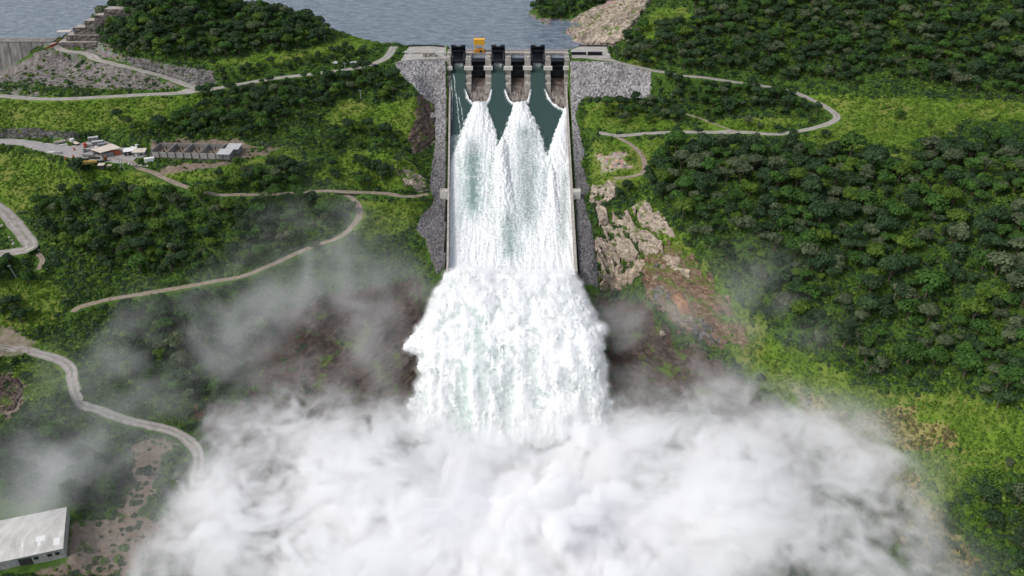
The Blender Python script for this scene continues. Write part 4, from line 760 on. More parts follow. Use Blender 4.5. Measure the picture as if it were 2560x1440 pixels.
def tank(px, py, rad, h, mat, label, rz=0, flat=False):
    x, y, z = at(px, py, YARD_Z + .15); o = empty('tank', (x, y, z), rz)
    m = MB(); m.tube([(0, 0, .2), (0, 0, .2 + h), (0, 0, .2 + h * 1.12)], [rad, rad, rad * .5], 14); m.build('body', mat, o, smooth=False); m = MB(); m.box(-rad, rad, -rad, rad, -.2, .198); m.build('stand', M_DARKM, o); m = MB(); m.tube([(0, 0, h * 1.12 + .2), (0, 0, h * 1.12 + .45)], rad * .35, 10); m.build('lid', M_GREY, o); return tag(o, label, 'tank')
tank(214, 368, 1.1, 2.6, M_RED, 'dark red tank behind the tan-roofed shed'); tank(222, 365, .9, 1.6, M_WHITE, 'white round tank beside the dark red tank'); tank(331, 371, .8, 1.2, M_WHITE, 'low white tank behind the lean-to, nearest the shed'); tank(336.5, 372, .8, 1.2, M_WHITE, 'low white tank behind the lean-to, middle of three'); tank(344, 370, 1.0, 2.2, M_WHITE, 'taller white tank behind the lean-to, nearest the pens'); tank(243, 371, 1.0, 1.3, M_WHITE, 'small white tank among the containers'); tank(212, 380, 1.0, 2.2, M_GREY, 'grey tank at the corner of the tan-roofed shed')
def barrel(px, py, label, group=None):
    x, y, z = at(px, py, YARD_Z + .12); o = empty('barrel', (x, y, z)); m = MB(); m.tube([(0, 0, 0), (0, 0, 1.5)], .6, 12); m.build('body', M_ORNG, o); m = MB(); m.tube([(0, 0, .5), (0, 0, .6)], .64, 12); m.tube([(0, 0, 1.0), (0, 0, 1.1)], .64, 12); m.build('hoop', M_RED, o); return tag(o, label, 'barrel', group)
barrel(165, 398, 'orange barrel at the near edge of the yard, left of the scrap'); barrel(184, 394, 'orange barrel nearer the shed at the yard edge'); barrel(186, 375, 'orange barrel alone on the open gravel of the yard')
def boom(px, py, rz, label):
    x, y, z = at(px, py, YARD_Z + .2); o = empty('crane_boom', (x, y, z), rz); m = MB(); L = 9
    for s in (-.5, .5):
        for zz in (.3, 1.2): m.tube([(-L / 2, s, zz), (L / 2, s, zz)], .1, 5)
    m.build('chord', M_DARKM, o); b = MB()
    for k in range(9):
        x0, x1 = -L / 2 + k, -L / 2 + k + 1
        for s in (-.5, .5): b.tube([(x0, s, .3 if k % 2 else 1.2), (x1, s, 1.2 if k % 2 else .3)], .06, 4)
        b.tube([(x0, -.5, 1.2), (x1, .5, 1.2)], .06, 4)
    b.build('lattice', M_DARKM, o); return tag(o, label, 'boom')
boom(222, 392, -.15, 'dark lattice boom lying before the tan-roofed shed'); boom(228, 378, .25, 'dark lattice boom leaning by the corner of the shed')
# ------------------------------------------------------------------ poles and boulders
def pole(px, py, py_top, label, mat=None, arms=1, lean=0.0):
    x, y, z = ground(px, py); t = float(tan_row(py_top)); h = CAM_H - y * t - z
    o = empty('utility_pole', (x, y, z)); o.rotation_euler = (0, lean, 0); m = MB(); m.tube([(0, 0, -1), (0, 0, h)], [.24, .16], 8); m.build('post', mat or M_WOODP, o)
    m = MB(); m.box(-1.0, 1.0, -.1, .1, h - .7, h - .5); m.build('crossarm', mat or M_WOODP, o)
    m = MB(); [m.tube([(s, 0, h - .5), (s, 0, h - .15)], .09, 6) for s in (-.85, .85)]; m.build('insulator', M_PALEC, o); return tag(o, label, 'utility pole')
pole(441, 422, 393, 'dark wooden pole in front of the pens, by the grass mound', lean=-.08); pole(572, 415, 387, 'dark wooden pole before the store house end of the pens', lean=-.06); pole(669, 383, 359, 'wooden pole standing alone right of the store house'); pole(302, 418, 394, 'pole with a dark head at the yard gate, left one of two', M_STEELP); pole(309, 420, 397, 'pale pole at the yard gate, right one of two', M_STEELP); pole(903, 250, 225, 'pale grey pole on the slope below the upper road', M_STEELP); pole(864, 181, 156, 'pole beside the upper road near the white hut', M_STEELP); pole(813, 106, 88, 'pale pole on the grass at the foot of the wooded hill', M_STEELP); pole(886, 74, 50, 'thin pole on the green point above the reservoir', M_STEELP); pole(42, 697, 662, 'leaning pale pole below the bend of the gravel road', M_STEELP, lean=-.2)
M_BOULD = mat_weathered('pale_boulder', (.50, .47, .43), .6, 1.2, .9, streak=False)
def boulder_mesh(seed):
    bm = bmesh.new(); bmesh.ops.create_icosphere(bm, subdivisions=3, radius=1.0); q = random.Random(seed); o_ = [q.uniform(0, 40) for _ in range(3)]
    co = np.array([v.co[:] for v in bm.verts]); k = 1 + .35 * noise(co[:, 0] * 1.2 + o_[0], co[:, 1] * 1.2 + o_[1], co[:, 2] * 1.2 + o_[2]) + .1 * noise(co[:, 0] * 3 + o_[1], co[:, 1] * 3, co[:, 2] * 3)
    for v, s in zip(bm.verts, k): v.co = Vector((v.co.x * s, v.co.y * s * .8, v.co.z * s * .68))
    me = bpy.data.meshes.new('boulder'); bm.to_mesh(me); bm.free(); me.materials.append(M_BOULD if seed < 4 else M_PALE); return me
BM = [boulder_mesh(i) for i in range(8)]
def boulder(px, py, s, label, group, q=[0]):
    x, y, z = ground(px, py); q[0] += 1; o = bpy.data.objects.new('boulder', BM[q[0] % 4 + (4 if s > 1.5 else 0)]); C.objects.link(o); o.location = (x, y, z + s * .2); o.scale = (s, s, s); o.rotation_euler = (0, 0, q[0] * 1.3); return tag(o, label, 'boulder', group)
ORD = ['first', 'second', 'third', 'fourth', 'fifth', 'sixth', 'seventh']
for k, (px_, py_, s) in enumerate(((323, 411, 1.1), (331, 414, 1.0), (338, 415.5, 1.1), (346, 416, .9), (353, 416.5, 1.1), (361, 417, .8), (369, 417.5, 1.0))): boulder(px_, py_, s, 'pale boulder edging the grass before the white cabin, %s from the yard side' % ORD[k], 'boulders edging the grass by the yard')
for k, (px_, py_, s) in enumerate(((6, 566, 1.0), (24, 594, .9), (31, 602, .9), (35, 611, 1.1))): boulder(px_, py_, s, 'white boulder inside the bend of the gravel road, %s going towards the bend' % ORD[k], 'boulders inside the road bend')
boulder(98, 627, 1.1, 'white boulder at the outer edge of the road bend', None)
for k, (px_, py_, s) in enumerate(((442, 1190, .9), (446, 1204, 1.1), (445, 1236, 1.0), (444, 1252, .8))): boulder(px_, py_, s, 'white boulder on the grass verge of the valley road, %s going downhill' % ORD[k], 'boulders on the verge of the valley road')
for k, (px_, py_, s) in enumerate(((1550, 640, 2.6), (1528, 690, 3.2), (1575, 680, 2.4), (1505, 560, 2.2), (1700, 765, 2.0), (1730, 800, 1.8), (1655, 835, 2.2), (1640, 700, 2.0))): boulder(px_, py_, s, ['pale block high in the rock outcrop right of the chute', 'biggest pale slab low in the outcrop near the jet', 'pale block at the right foot of the outcrop', 'pale block next to the grey stones of the chute edge', 'rust-stained block on the orange slip', 'rust-stained block below the orange slip', 'grey block on the dark rubble below the outcrop', 'grey block where the outcrop meets the brown rubble'][k], 'large blocks of the right outcrop')
# ------------------------------------------------------------------ warehouse in the near corner
zb = WH_Z; wh = empty('warehouse', (0, 0, 0)); n = NT('warehouse_sheet'); w_ = n.new('ShaderNodeTexWave', bands_direction='X'); w_.inputs['Scale'].default_value = .55; w_.inputs['Distortion'].default_value = 0; n.t.links.new(n.co(rot=(0, 0, .12)), w_.inputs[0]); a = n.noise(.3, n.co((1, .3, 1)), detail=5)
col = n.mix(n.mr(a, .35, .65), (.40, .385, .36), (.57, .56, .53)); M_WROOF = n.out(n.mix(n.mr(w_.outputs['Fac'], 0, .12, .35, 0), col, (.20, .19, .18)), .6); M_WPATCH = mat_weathered('new_sheet', (.70, .70, .69), .9, .6, .5); M_WWALL = mat_weathered('warehouse_wall', (.44, .43, .41), .6, .5)
Rr, Br, Fr = Vector(at(162, 1322, zb + 8.2)), Vector(at(167, 1268, zb + 5.6)), Vector(at(158, 1372, zb + 5.0)); dl = Vector(at(0, 1356, zb + 8.2)) - Rr; dl.z = 0; dl *= 1.6
def quad_slab(m, a, b, c, d, t): up = Vector((0, 0, t)); P = [a, b, c, d]; m.add(P + [p + up for p in P], [(3, 2, 1, 0), (4, 5, 6, 7), (0, 1, 5, 4), (1, 2, 6, 5), (2, 3, 7, 6), (3, 0, 4, 7)])
m = MB(); quad_slab(m, Rr, Rr + dl, Br + dl, Br, .15); m.build('roof', M_WROOF, wh); m = MB(); quad_slab(m, Fr, Fr + dl, Rr + dl, Rr, .16); rf = m.build('roof', M_WROOF, wh)
for u0, u1, v0, v1 in ((.30, .44, .62, .88), (.36, .41, .40, .62), (.06, .16, .25, .60), (.62, .66, .3, .8)):
    f = lambda u, v: Fr + dl * u / 1.6 + (Rr - Fr) * v + Vector((0, 0, .17)); m = MB(); quad_slab(m, f(u0, v0), f(u1, v0), f(u1, v1), f(u0, v1), .03); m.build('roof_sheet', M_WPATCH if u0 < .5 else M_TIN, rf)
ins_ = lambda p, k: p + (Vector(((Br + Fr) / 2)) - p) * k
a, b = ins_(Fr, .04) + dl * .004, ins_(Br, .04) + dl * .004; g0 = lambda p: Vector((p.x, p.y, zb - .5)); m = MB(); e_ = dl.normalized() * .3
top = Rr + dl * .004 - Vector((0, 0, .1)); m.add([g0(a), g0(b), b - Vector((0, 0, .1)), top, a - Vector((0, 0, .1))] + [p + e_ for p in (g0(a), g0(b), b - Vector((0, 0, .1)), top, a - Vector((0, 0, .1)))], [(0, 1, 2, 3, 4), (9, 8, 7, 6, 5)] + [(i, (i + 1) % 5, (i + 1) % 5 + 5, i + 5) for i in range(5)]); m.build('gable_wall', M_WWALL, wh)
ww = wall_between((a.x, a.y, zb), ((a + dl).x, (a + dl).y, zb), 4.7, .3, 'front_wall', M_WWALL, wh); wall_between((b.x, b.y, zb), ((b + dl).x, (b + dl).y, zb), 5.2, .3, 'back_wall', M_WWALL, wh)
du_ = dl.normalized(); nf = Vector((du_.y, -du_.x, 0)); nf = nf if nf.y < 0 else -nf
def on_front(u, w, z0, z1, nm, mat, th=.06):
    p = Vector((a.x, a.y, zb)) + du_ * u; m = MB(); q = [p, p + du_ * w]; o1, o2 = nf * .16, nf * (.16 + th); m.add([q[0] + o1 + Vector((0, 0, z0)), q[1] + o1 + Vector((0, 0, z0)), q[1] + o2 + Vector((0, 0, z0)), q[0] + o2 + Vector((0, 0, z0)), q[0] + o1 + Vector((0, 0, z1)), q[1] + o1 + Vector((0, 0, z1)), q[1] + o2 + Vector((0, 0, z1)), q[0] + o2 + Vector((0, 0, z1))], [(3, 2, 1, 0), (4, 5, 6, 7), (0, 1, 5, 4), (1, 2, 6, 5), (2, 3, 7, 6), (3, 0, 4, 7)]); m.build(nm, mat, wh)
for u in (1.8, 4.6, 9.6): on_front(u, 1.7, 2.0, 3.6, 'window', M_GLASS)
on_front(12.0, 4.8, 0, 4.0, 'doorway', M_DARKM)  # dark sheet standing in for the unlit inside of the open doorway
tag(wh, 'pale grey warehouse with patched sheet roof in the near left corner', 'building')
# ------------------------------------------------------------------ trees and undergrowth
def leaf_mat(name, a, b):
    n = NT(name); t = n.attr('tone'); r = n.rand()
    col = n.mix(t, a, b); col = n.mix(n.mr(r, 0, 1, 0, .45), col, tuple(v * .55 for v in a)); n.p.inputs['Specular IOR Level'].default_value = .25
    tr = n.new('ShaderNodeBsdfTranslucent'); n.put(tr.inputs[0], n.mix(.5, col, (b[0] * 1.4, b[1] * 1.4, b[2] * .6))); mx = n.new('ShaderNodeMixShader'); mx.inputs[0].default_value = .30
    n.out(col, .7); n.t.links.new(n.p.outputs[0], mx.inputs[1]); n.t.links.new(tr.outputs[0], mx.inputs[2]); n.t.links.new(mx.outputs[0], n.n['Material Output'].inputs['Surface']); return n.m
TONES = [('dark green', leaf_mat('leaf_dark', (.024, .054, .022), (.062, .118, .042))), ('mid green', leaf_mat('leaf_mid', (.034, .090, .018), (.086, .185, .030))),
         ('yellowish green', leaf_mat('leaf_bright', (.062, .120, .014), (.145, .235, .030))), ('grey-olive', leaf_mat('leaf_olive', (.066, .088, .046), (.165, .205, .105)))]
TONES.append(('orange', leaf_mat('leaf_orange', (.20, .10, .02), (.40, .22, .05))))
M_BARK = mat_weathered('bark', (.17, .13, .10), .5, 2.0, .95)
def leaf_quads(P, Nn, size, r, up=.3):
    n = len(P); a = r.normal(size=(n, 3)); Nn = Nn + r.normal(size=(n, 3)) * .45 + np.array([0, 0, up]); Nn /= np.linalg.norm(Nn, axis=1)[:, None]
    t = np.cross(Nn, a); t /= np.linalg.norm(t, axis=1)[:, None] + 1e-9; b = np.cross(Nn, t); s = size * r.uniform(.6, 1.3, n)[:, None]
    V = np.stack([P + t * s + b * s * .6, P - t * s * .7 + b * s * .8, P - t * s - b * s * .6, P + t * s * .8 - b * s * .75], 1) + r.normal(size=(n, 4, 3)) * size * .12
    return V
def crown_data(seed, Rc, H, nl, nq, size):
    r = np.random.default_rng(seed); Vs = []; tn = []
    base = H * .36
    for k in range(nl):
        th = r.uniform(0, 2 * math.pi); q = Rc * .68 * math.sqrt(r.uniform(0, 1)); hz = base + (H - base) * (.30 + .42 * (1 - (q / Rc) ** 2)) + r.normal() * H * .06
        if k == 0: q, hz = Rc * .1, H * .74
        c = np.array([q * math.cos(th), q * math.sin(th), hz]); lr = Rc * r.uniform(.30, .50)
        m = max(8, int(nq * (lr / Rc / .4) ** 2)); d = r.normal(size=(m, 3)); d[:, 2] = np.abs(d[:, 2]) * np.where(r.uniform(size=m) < .82, 1, -.7); d /= np.linalg.norm(d, axis=1)[:, None]
        P = c + d * lr * np.array([1, 1, .8]) * r.uniform(.8, 1.06, m)[:, None]
        Vs.append(leaf_quads(P, d, size, r)); tn.append(np.full(m * 4, r.uniform(.1, .9)) + r.uniform(-.25, .25, m).repeat(4))
    return np.concatenate(Vs).reshape(-1, 3), np.clip(np.concatenate(tn), 0, 1)
def trunk_mb(seed, Rc, H):
    r = random.Random(seed); m = MB(); top = Vector((r.uniform(-.3, .3), r.uniform(-.3, .3), H * .5))
    m.tube([(0, 0, -1.2), (0, 0, H * .2), top], [.34, .27, .18], 7)
    for k in range(4):
        a = k * 1.6 + r.uniform(-.4, .4); q = Rc * r.uniform(.4, .62); s = Vector((0, 0, H * r.uniform(.26, .4)))
        m.tube([s, s + Vector((math.cos(a) * q * .5, math.sin(a) * q * .5, H * .16)), s + Vector((math.cos(a) * q, math.sin(a) * q, H * .34))], [.15, .1, .05], 5)
    return m
SHAPES = [(11, 4.2, 7.6, 11, 74, .40), (12, 4.8, 7.0, 13, 74, .42), (13, 3.6, 7.8, 10, 78, .38), (14, 4.4, 8.6, 14, 70, .42), (15, 3.3, 6.0, 9, 80, .36), (16, 5.2, 8.0, 15, 70, .44), (17, 4.6, 9.6, 9, 95, .46), (18, 3.9, 5.4, 17, 44, .34)]
CROWN, TRUNK, WHOLE = {}, [], []
for k, (sd_, Rc, H, nl, nq, sz) in enumerate(SHAPES):
    V, t_ = crown_data(sd_, Rc, H, nl, nq, sz); F = np.arange(len(V)).reshape(-1, 4)
    tm = trunk_mb(sd_, Rc, H); tme = bpy.data.meshes.new('trunk'); tme.from_pydata(tm.V, [], tm.F); tme.materials.append(M_BARK); TRUNK.append(tme)
    for j, (_n, mt) in enumerate(TONES):
        me = mesh_np('crown', V, F, False); attr(me, 'tone', t_); me.materials.append(mt); CROWN[k, j] = me
def source_objs(meshes, name):
    col = bpy.data.collections.new(name); out = []
    for i, m in enumerate(meshes):
        o = bpy.data.objects.new('%s_%03d' % (name, i), m); col.objects.link(o); out.append(o)
    return col
def joined(k, j):                                             # trunk and crown in one mesh, for the far wood only
    bm = bmesh.new(); bm.from_mesh(CROWN[k, j]); n0 = len(bm.faces); bm.from_mesh(TRUNK[k]); bm.faces.ensure_lookup_table()
    for f in bm.faces[n0:]: f.material_index = 1
    me = bpy.data.meshes.new('wood'); bm.to_mesh(me); bm.free(); me.materials.append(TONES[j][1]); me.materials.append(M_BARK); return me
def scatter(name, P, rz, sc, idx, col, label, cat):
    me = bpy.data.meshes.new(name); me.vertices.add(len(P)); me.vertices.foreach_set('co', np.asarray(P, np.float32).ravel())
    attr(me, 'rz', rz); attr(me, 'sc', sc); a = me.attributes.new('idx', 'INT', 'POINT'); a.data.foreach_set('value', np.asarray(idx, np.int32))
    o = link(name, me); ng = bpy.data.node_groups.new(name, 'GeometryNodeTree')
    ng.interface.new_socket('Geometry', in_out='INPUT', socket_type='NodeSocketGeometry'); ng.interface.new_socket('Geometry', in_out='OUTPUT', socket_type='NodeSocketGeometry')
    A, L = ng.nodes.new, ng.links.new; gi, go = A('NodeGroupInput'), A('NodeGroupOutput'); ip = A('GeometryNodeInstanceOnPoints'); ci = A('GeometryNodeCollectionInfo')
    ci.inputs['Collection'].default_value = col; ci.inputs['Separate Children'].default_value = True; ci.inputs['Reset Children'].default_value = True
    def na(nm, ty):
        n = A('GeometryNodeInputNamedAttribute'); n.data_type = ty; n.inputs['Name'].default_value = nm; return n.outputs[0]
    cb = A('ShaderNodeCombineXYZ'); L(na('rz', 'FLOAT'), cb.inputs[2]); L(gi.outputs[0], ip.inputs['Points']); L(ci.outputs[0], ip.inputs['Instance']); ip.inputs['Pick Instance'].default_value = True
    L(na('idx', 'INT'), ip.inputs['Instance Index']); L(cb.outputs[0], ip.inputs['Rotation']); L(na('sc', 'FLOAT'), ip.inputs['Scale']); L(ip.outputs[0], go.inputs[0])
    o.modifiers.new('scatter', 'NODES').node_group = ng; return tag(o, label, cat, kind='stuff')
# where trees grow: outline in the photograph, trees per 100 m2, mean scale, chances of the four tones, the words for the place
FOREST = [
 ([(285,15),(330,-60),(560,-90),(700,10),(790,60),(826,92),(800,112),(700,132),(560,150),(470,150),(400,148),(330,142),(262,112),(248,75)], 1.9, .85, (.5,.3,.08,.12), 'the hill beside the reservoir', 'trees on the hill beside the reservoir'),
 ([(690,165),(760,135),(860,120),(930,130),(900,152),(800,172),(600,202),(545,205),(560,180)], .8, .55, (.7,.25,.05,0), 'the slope below the hill', 'trees on the slope below the hill'),
 ([(480,235),(600,215),(760,197),(900,182),(975,180),(1010,222),(945,262),(860,252),(800,292),(700,332),(600,350),(500,350),(392,347),(330,330),(440,300),(520,260)], 1.35, .80, (.55,.3,.08,.07), 'the slope above the pens', 'trees above the pens'),
 ([(800,342),(900,322),(1000,332),(1022,384),(940,374),(840,384)], 1.1, .7, (.6,.3,.1,0), 'the bank left of the chute', 'trees on the bank left of the chute'),
 ([(815,402),(900,400),(1005,412),(1003,452),(900,472),(826,442)], 1.3, .75, (.6,.3,.1,0), 'the bank left of the chute', 'trees on the bank left of the chute'),
 ([(560,442),(640,402),(720,402),(770,422),(750,472),(640,477),(500,472),(480,452)], 1.2, .75, (.5,.3,.05,.15), 'the terrace below the pens', 'trees below the pens'),
 ([(80,524),(160,482),(300,472),(420,492),(560,505),(700,500),(800,504),(880,524),(868,562),(800,600),(700,640),(640,664),(560,692),(420,692),(300,682),(200,662),(130,602)], 1.25, .85, (.42,.36,.07,.15), 'the slope between the dirt tracks', 'trees between the two dirt tracks'),
 ([(262,792),(420,744),(620,724),(700,744),(720,802),(640,902),(520,1034),(440,1004),(330,952),(272,872)], 1.2, .85, (.5,.35,.05,.1), 'the misty slope by the track', 'trees in the mist below the dirt track'),
 ([(-240,640),(60,642),(108,702),(60,722),(-240,702)], 1.8, .9, (.6,.4,0,0), 'the corner below the road bend', 'trees below the road bend'),
 ([(10,762),(95,772),(90,812),(-240,792)], 1.2, .7, (.7,.3,0,0), 'the grass above the gravel clearing', 'trees above the gravel clearing'),
 ([(-240,1050),(150,1082),(310,1202),(280,1258),(120,1260),(-240,1222)], 1.5, .85, (.6,.4,0,0), 'the hollow behind the warehouse', 'trees behind the warehouse'),
 ([(1560,162),(1565,100),(1640,60),(1720,70),(1740,-20),(1900,-90),(2820,-90),(2820,248),(2500,240),(2380,222),(2250,200),(2200,170),(2150,215),(2030,205),(1850,192),(1720,180)], 1.55, .88, (.5,.26,.06,.18), 'the hillside above the road', 'trees on the high right hillside'),
 ([(1324,22),(1350,-30),(1500,-60),(1530,0),(1450,32),(1400,52),(1350,45)], 2.0, .7, (.7,.3,0,0), 'the headland in the reservoir', 'trees on the headland'),
 ([(1640,192),(1720,197),(1860,217),(1960,237),(2064,282),(2040,302),(1985,292),(1880,282),(1780,292),(1640,252)], 1.5, .78, (.55,.25,.05,.15), 'the strip inside the hairpin', 'trees inside the hairpin road'),
 ([(1512,257),(1600,247),(1690,262),(1730,302),(1640,308),(1560,318),(1512,292)], 1.1, .8, (.7,.15,.1,.05), 'the bench beside the gates', 'trees on the bench right of the gates'),
 ([(1612,428),(1652,376),(1760,368),(1900,366),(2000,372),(2120,385),(2260,430),(2300,372),(2420,350),(2820,352),(2820,1070),(2500,1042),(2400,962),(2200,962),(2050,882),(1910,782),(1790,642),(1700,562),(1612,482)], 1.40, 1.06, (.40,.28,.10,.22), 'the broad right hillside', 'trees on the broad right hillside'),
 ([(2420,1202),(2820,1062),(2820,1480),(2510,1420)], .9, .8, (.5,.3,0,.2), 'the lower right slope', 'trees in the lower right corner')]
allow = np.ones(GZ.shape, bool); allow &= roadd > 1.6
for P in (YARD, LPLAT, RPLAT, W_(RIPL), W_(RIPR), W_([(-60,800),(25,820),(72,850),(95,880),(40,890),(-60,900)])): allow &= ~inpoly(gx, gy, P)
def free(x, y):
    i = np.clip(np.searchsorted(ax, x), 0, len(ax) - 1); j = np.clip(np.searchsorted(ay, y), 0, len(ay) - 1); return allow[j, i]
def seen(x, y, z):                                            # nothing of the ground in the way
    t = np.linspace(.55, .985, 60); X = x[:, None] * t; Y = y[:, None] * t; Zl = CAM_H + (z[:, None] - CAM_H) * t
    return (tz(X, Y) < Zl).all(axis=1)
TR = []                                                       # x, y, z, scale, shape, tone, zone
r = np.random.default_rng(21)
for zi, (poly, dens, msc, pt, place, grp) in enumerate(FOREST):
    W0 = [ground(*p)[:2] for p in poly]; x0, x1 = min(p[0] for p in W0) - 15, max(p[0] for p in W0) + 15; y0, y1 = min(p[1] for p in W0) - 15, max(p[1] for p in W0) + 30
    m = int((x1 - x0) * (y1 - y0) / 100 * dens * 4); X, Y = r.uniform(x0, x1, m), r.uniform(y0, y1, m); Z = tz(X, Y); px, py = project(X, Y, Z)
    ok = inpoly(px, py, poly) & free(X, Y) & ~((np.abs(X + 3) < 60) & (Y > 395) & (Y < 640) & (X > xl(Y) - 9) & (X < xr(Y) + 9)) & ((Z > .5) | (Y < 605))
    ok &= (px > -260) & (px < 2840) & (py > -110) & (py < 1500)
    gap = fbm(X / 19, Y / 19, zi, 2); ok &= gap > (-.30 if dens > 1.05 else -.9)
    X, Y, Z = X[ok], Y[ok], Z[ok]; sc = np.clip(r.normal(msc, msc * .30, len(X)), msc * .45, msc * 1.7); done = np.zeros((0, 3))
    for x, y, z, s in zip(X, Y, Z, sc):
        near = done[np.abs(done[:, 0] - x) < 8] if len(done) else done
        if len(near) and (np.hypot(near[:, 0] - x, near[:, 1] - y) < 2.25 * (near[:, 2] + s) / math.sqrt(max(dens, .8))).any(): continue
        done = np.vstack([done, (x, y, s)]); TR.append((x, y, z, s, int(r.integers(len(SHAPES))), int(r.choice(4, p=pt)), zi))
LONE = [(545,104,.55,4,'small orange-leaved tree in the middle of the wooded hill'),(598,82,.5,4,'faded orange tree higher on the wooded hill'),(428,632,.5,4,'small orange tree among green ones below the dirt track'),(203,450,1.5,0,'dark round tree alone on the grass edge of the yard'),(375,1198,.95,0,'dark bushy tree on the brown slip above the warehouse'),(70,958,.7,0,'small dark tree beside the rubble bank and gravel track'),(690,500,1.2,1,'tall round tree rising out of the mist beside the dirt track'),(790,630,.8,3,'grey tree standing in the mist by the looping track'),
 (1493,344,.42,0,'tiny round tree at the end of the gravel road right of the chute'),(1868,318,.85,3,'grey-olive tree inside the hairpin below the wooded strip'),(1898,326,.75,3,'paler grey-olive tree just above the gravel road'),(1945,334,.7,0,'dark tree on the inner side of the hairpin road'),(1980,345,.75,0,'dark tree in front of the road beyond the bend'),(2062,348,.8,0,'dark tree at the foot of the hairpin bend'),
 (2040,286,.95,0,'dark tree on the tip of grass inside the hairpin'),(1690,345,.85,0,'dark tree overlapping the gravel road on the right'),(1745,340,.95,0,'wide dark tree overlapping the gravel road, nearer the path'),(1570,480,.9,0,'dark tree beside the rock outcrop right of the chute'),(1545,492,.7,0,'smaller dark tree touching the rock outcrop right of the chute'),
 (836,74,.45,0,'little round tree on the skyline of the point by the reservoir'),(858,78,.4,0,'low round tree on the skyline, nearer the reservoir'),(893,78,.6,0,'twin-topped tree on the bright green point by the reservoir'),(917,80,.4,0,'small tree at the very tip of the green point'),(106,84,.7,0,'lone dark tree at the water behind the concrete dam'),(985,112,.4,1,'small tree by the road at the end of the platform'),
 (2250,300,.8,1,'dark tree alone in the bright meadow on the right'),(2320,320,.7,1,'second tree in the bright meadow, nearer the frame edge'),(1900,958,.6,0,'low dark tree at the edge of the grass above the spray'),(2020,1010,.5,3,'low grey tree in the grass slope above the right spray'),(300,300,.9,0,'dark tall tree on the slope between road and yard'),(325,316,.7,0,'dark round tree just above the yard sheds')]
cand = np.array([(t[0], t[1], t[2]) for t in TR]); sc_ = np.array([t[3] for t in TR]); px, py = project(cand[:, 0], cand[:, 1], cand[:, 2] + 4)
Zd = cand[:, 1] * math.cos(PITCH) + (CAM_H - cand[:, 2]) * math.sin(PITCH); size = sc_ * np.array([SHAPES[t[4]][1] for t in TR]) / Zd
size = np.where((px > 5) & (px < 2555) & (py > 5) & (py < 1400) & seen(cand[:, 0], cand[:, 1], cand[:, 2] + 5), size, 0)
order = np.argsort(-size); NIND = 300 - len(LONE); single = set(order[:NIND].tolist()); print('TREES', len(TR), 'size', size[order[0]] * 2000, size[order[NIND]] * 2000)
TPROTO = {}
def tree(x, y, z, s, k, j, label, group, rz):
    root = empty('tree', (x, y, z), rz); root.scale = (s, s, s)
    for nm, me in (('crown', CROWN[k, j]), ('trunk', TRUNK[k])):
        o = bpy.data.objects.new(nm, me); C.objects.link(o); o.parent = root
    return tag(root, label, 'tree', group)
zc = {}
for i in single: zc.setdefault(TR[i][6], []).append(TR[i][:2])
def rel(x, y, zi):
    q = np.array(zc[zi]); px_, py_ = project(x, y, float(tz(x, y))); fx = (q[:, 0] < x).mean(); fy = (q[:, 1] < y).mean()
    a = ['skirting', 'low on', 'halfway up', 'high on', 'topping'][min(4, int(fy * 5))]; b = ['far left', 'centre left', 'centre', 'centre right', 'far right'][min(4, int(fx * 5))]
    return a, b
for i in single:
    x, y, z, s, k, j, zi = TR[i]; a, b = rel(x, y, zi); d = s * SHAPES[k][1]; h_ = SHAPES[k][2] * s
    kind = ('broad' if d > 4.9 else 'tall' if h_ > 8.0 else 'small' if d < 3.1 else 'round-crowned' if k in (0, 3) else 'flat-topped' if k in (1, 5, 7) else 'narrow')
    tree(x, y, z, s, k, j, '%s %s tree %s %s, %s' % (kind, TONES[j][0], a, FOREST[zi][4], b), FOREST[zi][5], (i * 1.7) % 6.28)
for q, (px_, py_, s, j, lab) in enumerate(LONE):
    x, y, z = ground(px_, py_); tree(x, y, z, s, q % 6, j, lab, None, q * 1.1)
rest = [t for i, t in enumerate(TR) if i not in single]
wood = source_objs([joined(k, j) for k in range(len(SHAPES)) for j in range(4)], 'wood')
scatter('forest', [t[:3] for t in rest], r.uniform(0, 6.28, len(rest)), [t[3] for t in rest], [t[4] * 4 + t[5] for t in rest], wood, 'far wood of dark green trees covering the hillsides', 'forest')
# undergrowth: low clumps over everything that is green
def clump(seed, mt, n=46, tall=.9, size=.30):
    q = np.random.default_rng(seed); d = q.normal(size=(n, 3)); d[:, 2] = np.abs(d[:, 2]); d /= np.linalg.norm(d, axis=1)[:, None]; P = d * np.array([1.1, 1.1, tall]) * q.uniform(.5, 1.05, n)[:, None]
    V = leaf_quads(P, d, size, q, .25).reshape(-1, 3); me = mesh_np('clump', V, np.arange(len(V)).reshape(-1, 4), False); attr(me, 'tone', q.uniform(0, 1, n).repeat(4)); me.materials.append(mt); return me
G1 = leaf_mat('herb_bright', (.095, .185, .020), (.205, .325, .040)); G2 = leaf_mat('herb_mid', (.055, .115, .015), (.13, .225, .030)); G3 = leaf_mat('herb_dry', (.13, .12, .035), (.26, .22, .09))
under = source_objs([clump(40 + i, m, tall=t_) for m in (G1, G2, TONES[0][1], G3) for i, t_ in enumerate((.8, .6, 1.2))], 'herb')
m = 500000; Y = 178 * (760 / 178) ** r.uniform(0, 1, m); X = r.uniform(-1, 1, m) * np.interp(Y, [178, 760], [275, 470]); Z = tz(X, Y); px, py = project(X, Y, Z)
i = np.clip(np.searchsorted(ax, X), 0, len(ax) - 1); j = np.clip(np.searchsorted(ay, Y), 0, len(ay) - 1)
b_, d_, s_, r_, cl = bright[j, i], dry[j, i], np.maximum(soil, brown)[j, i], rock[j, i], roadd[j, i]
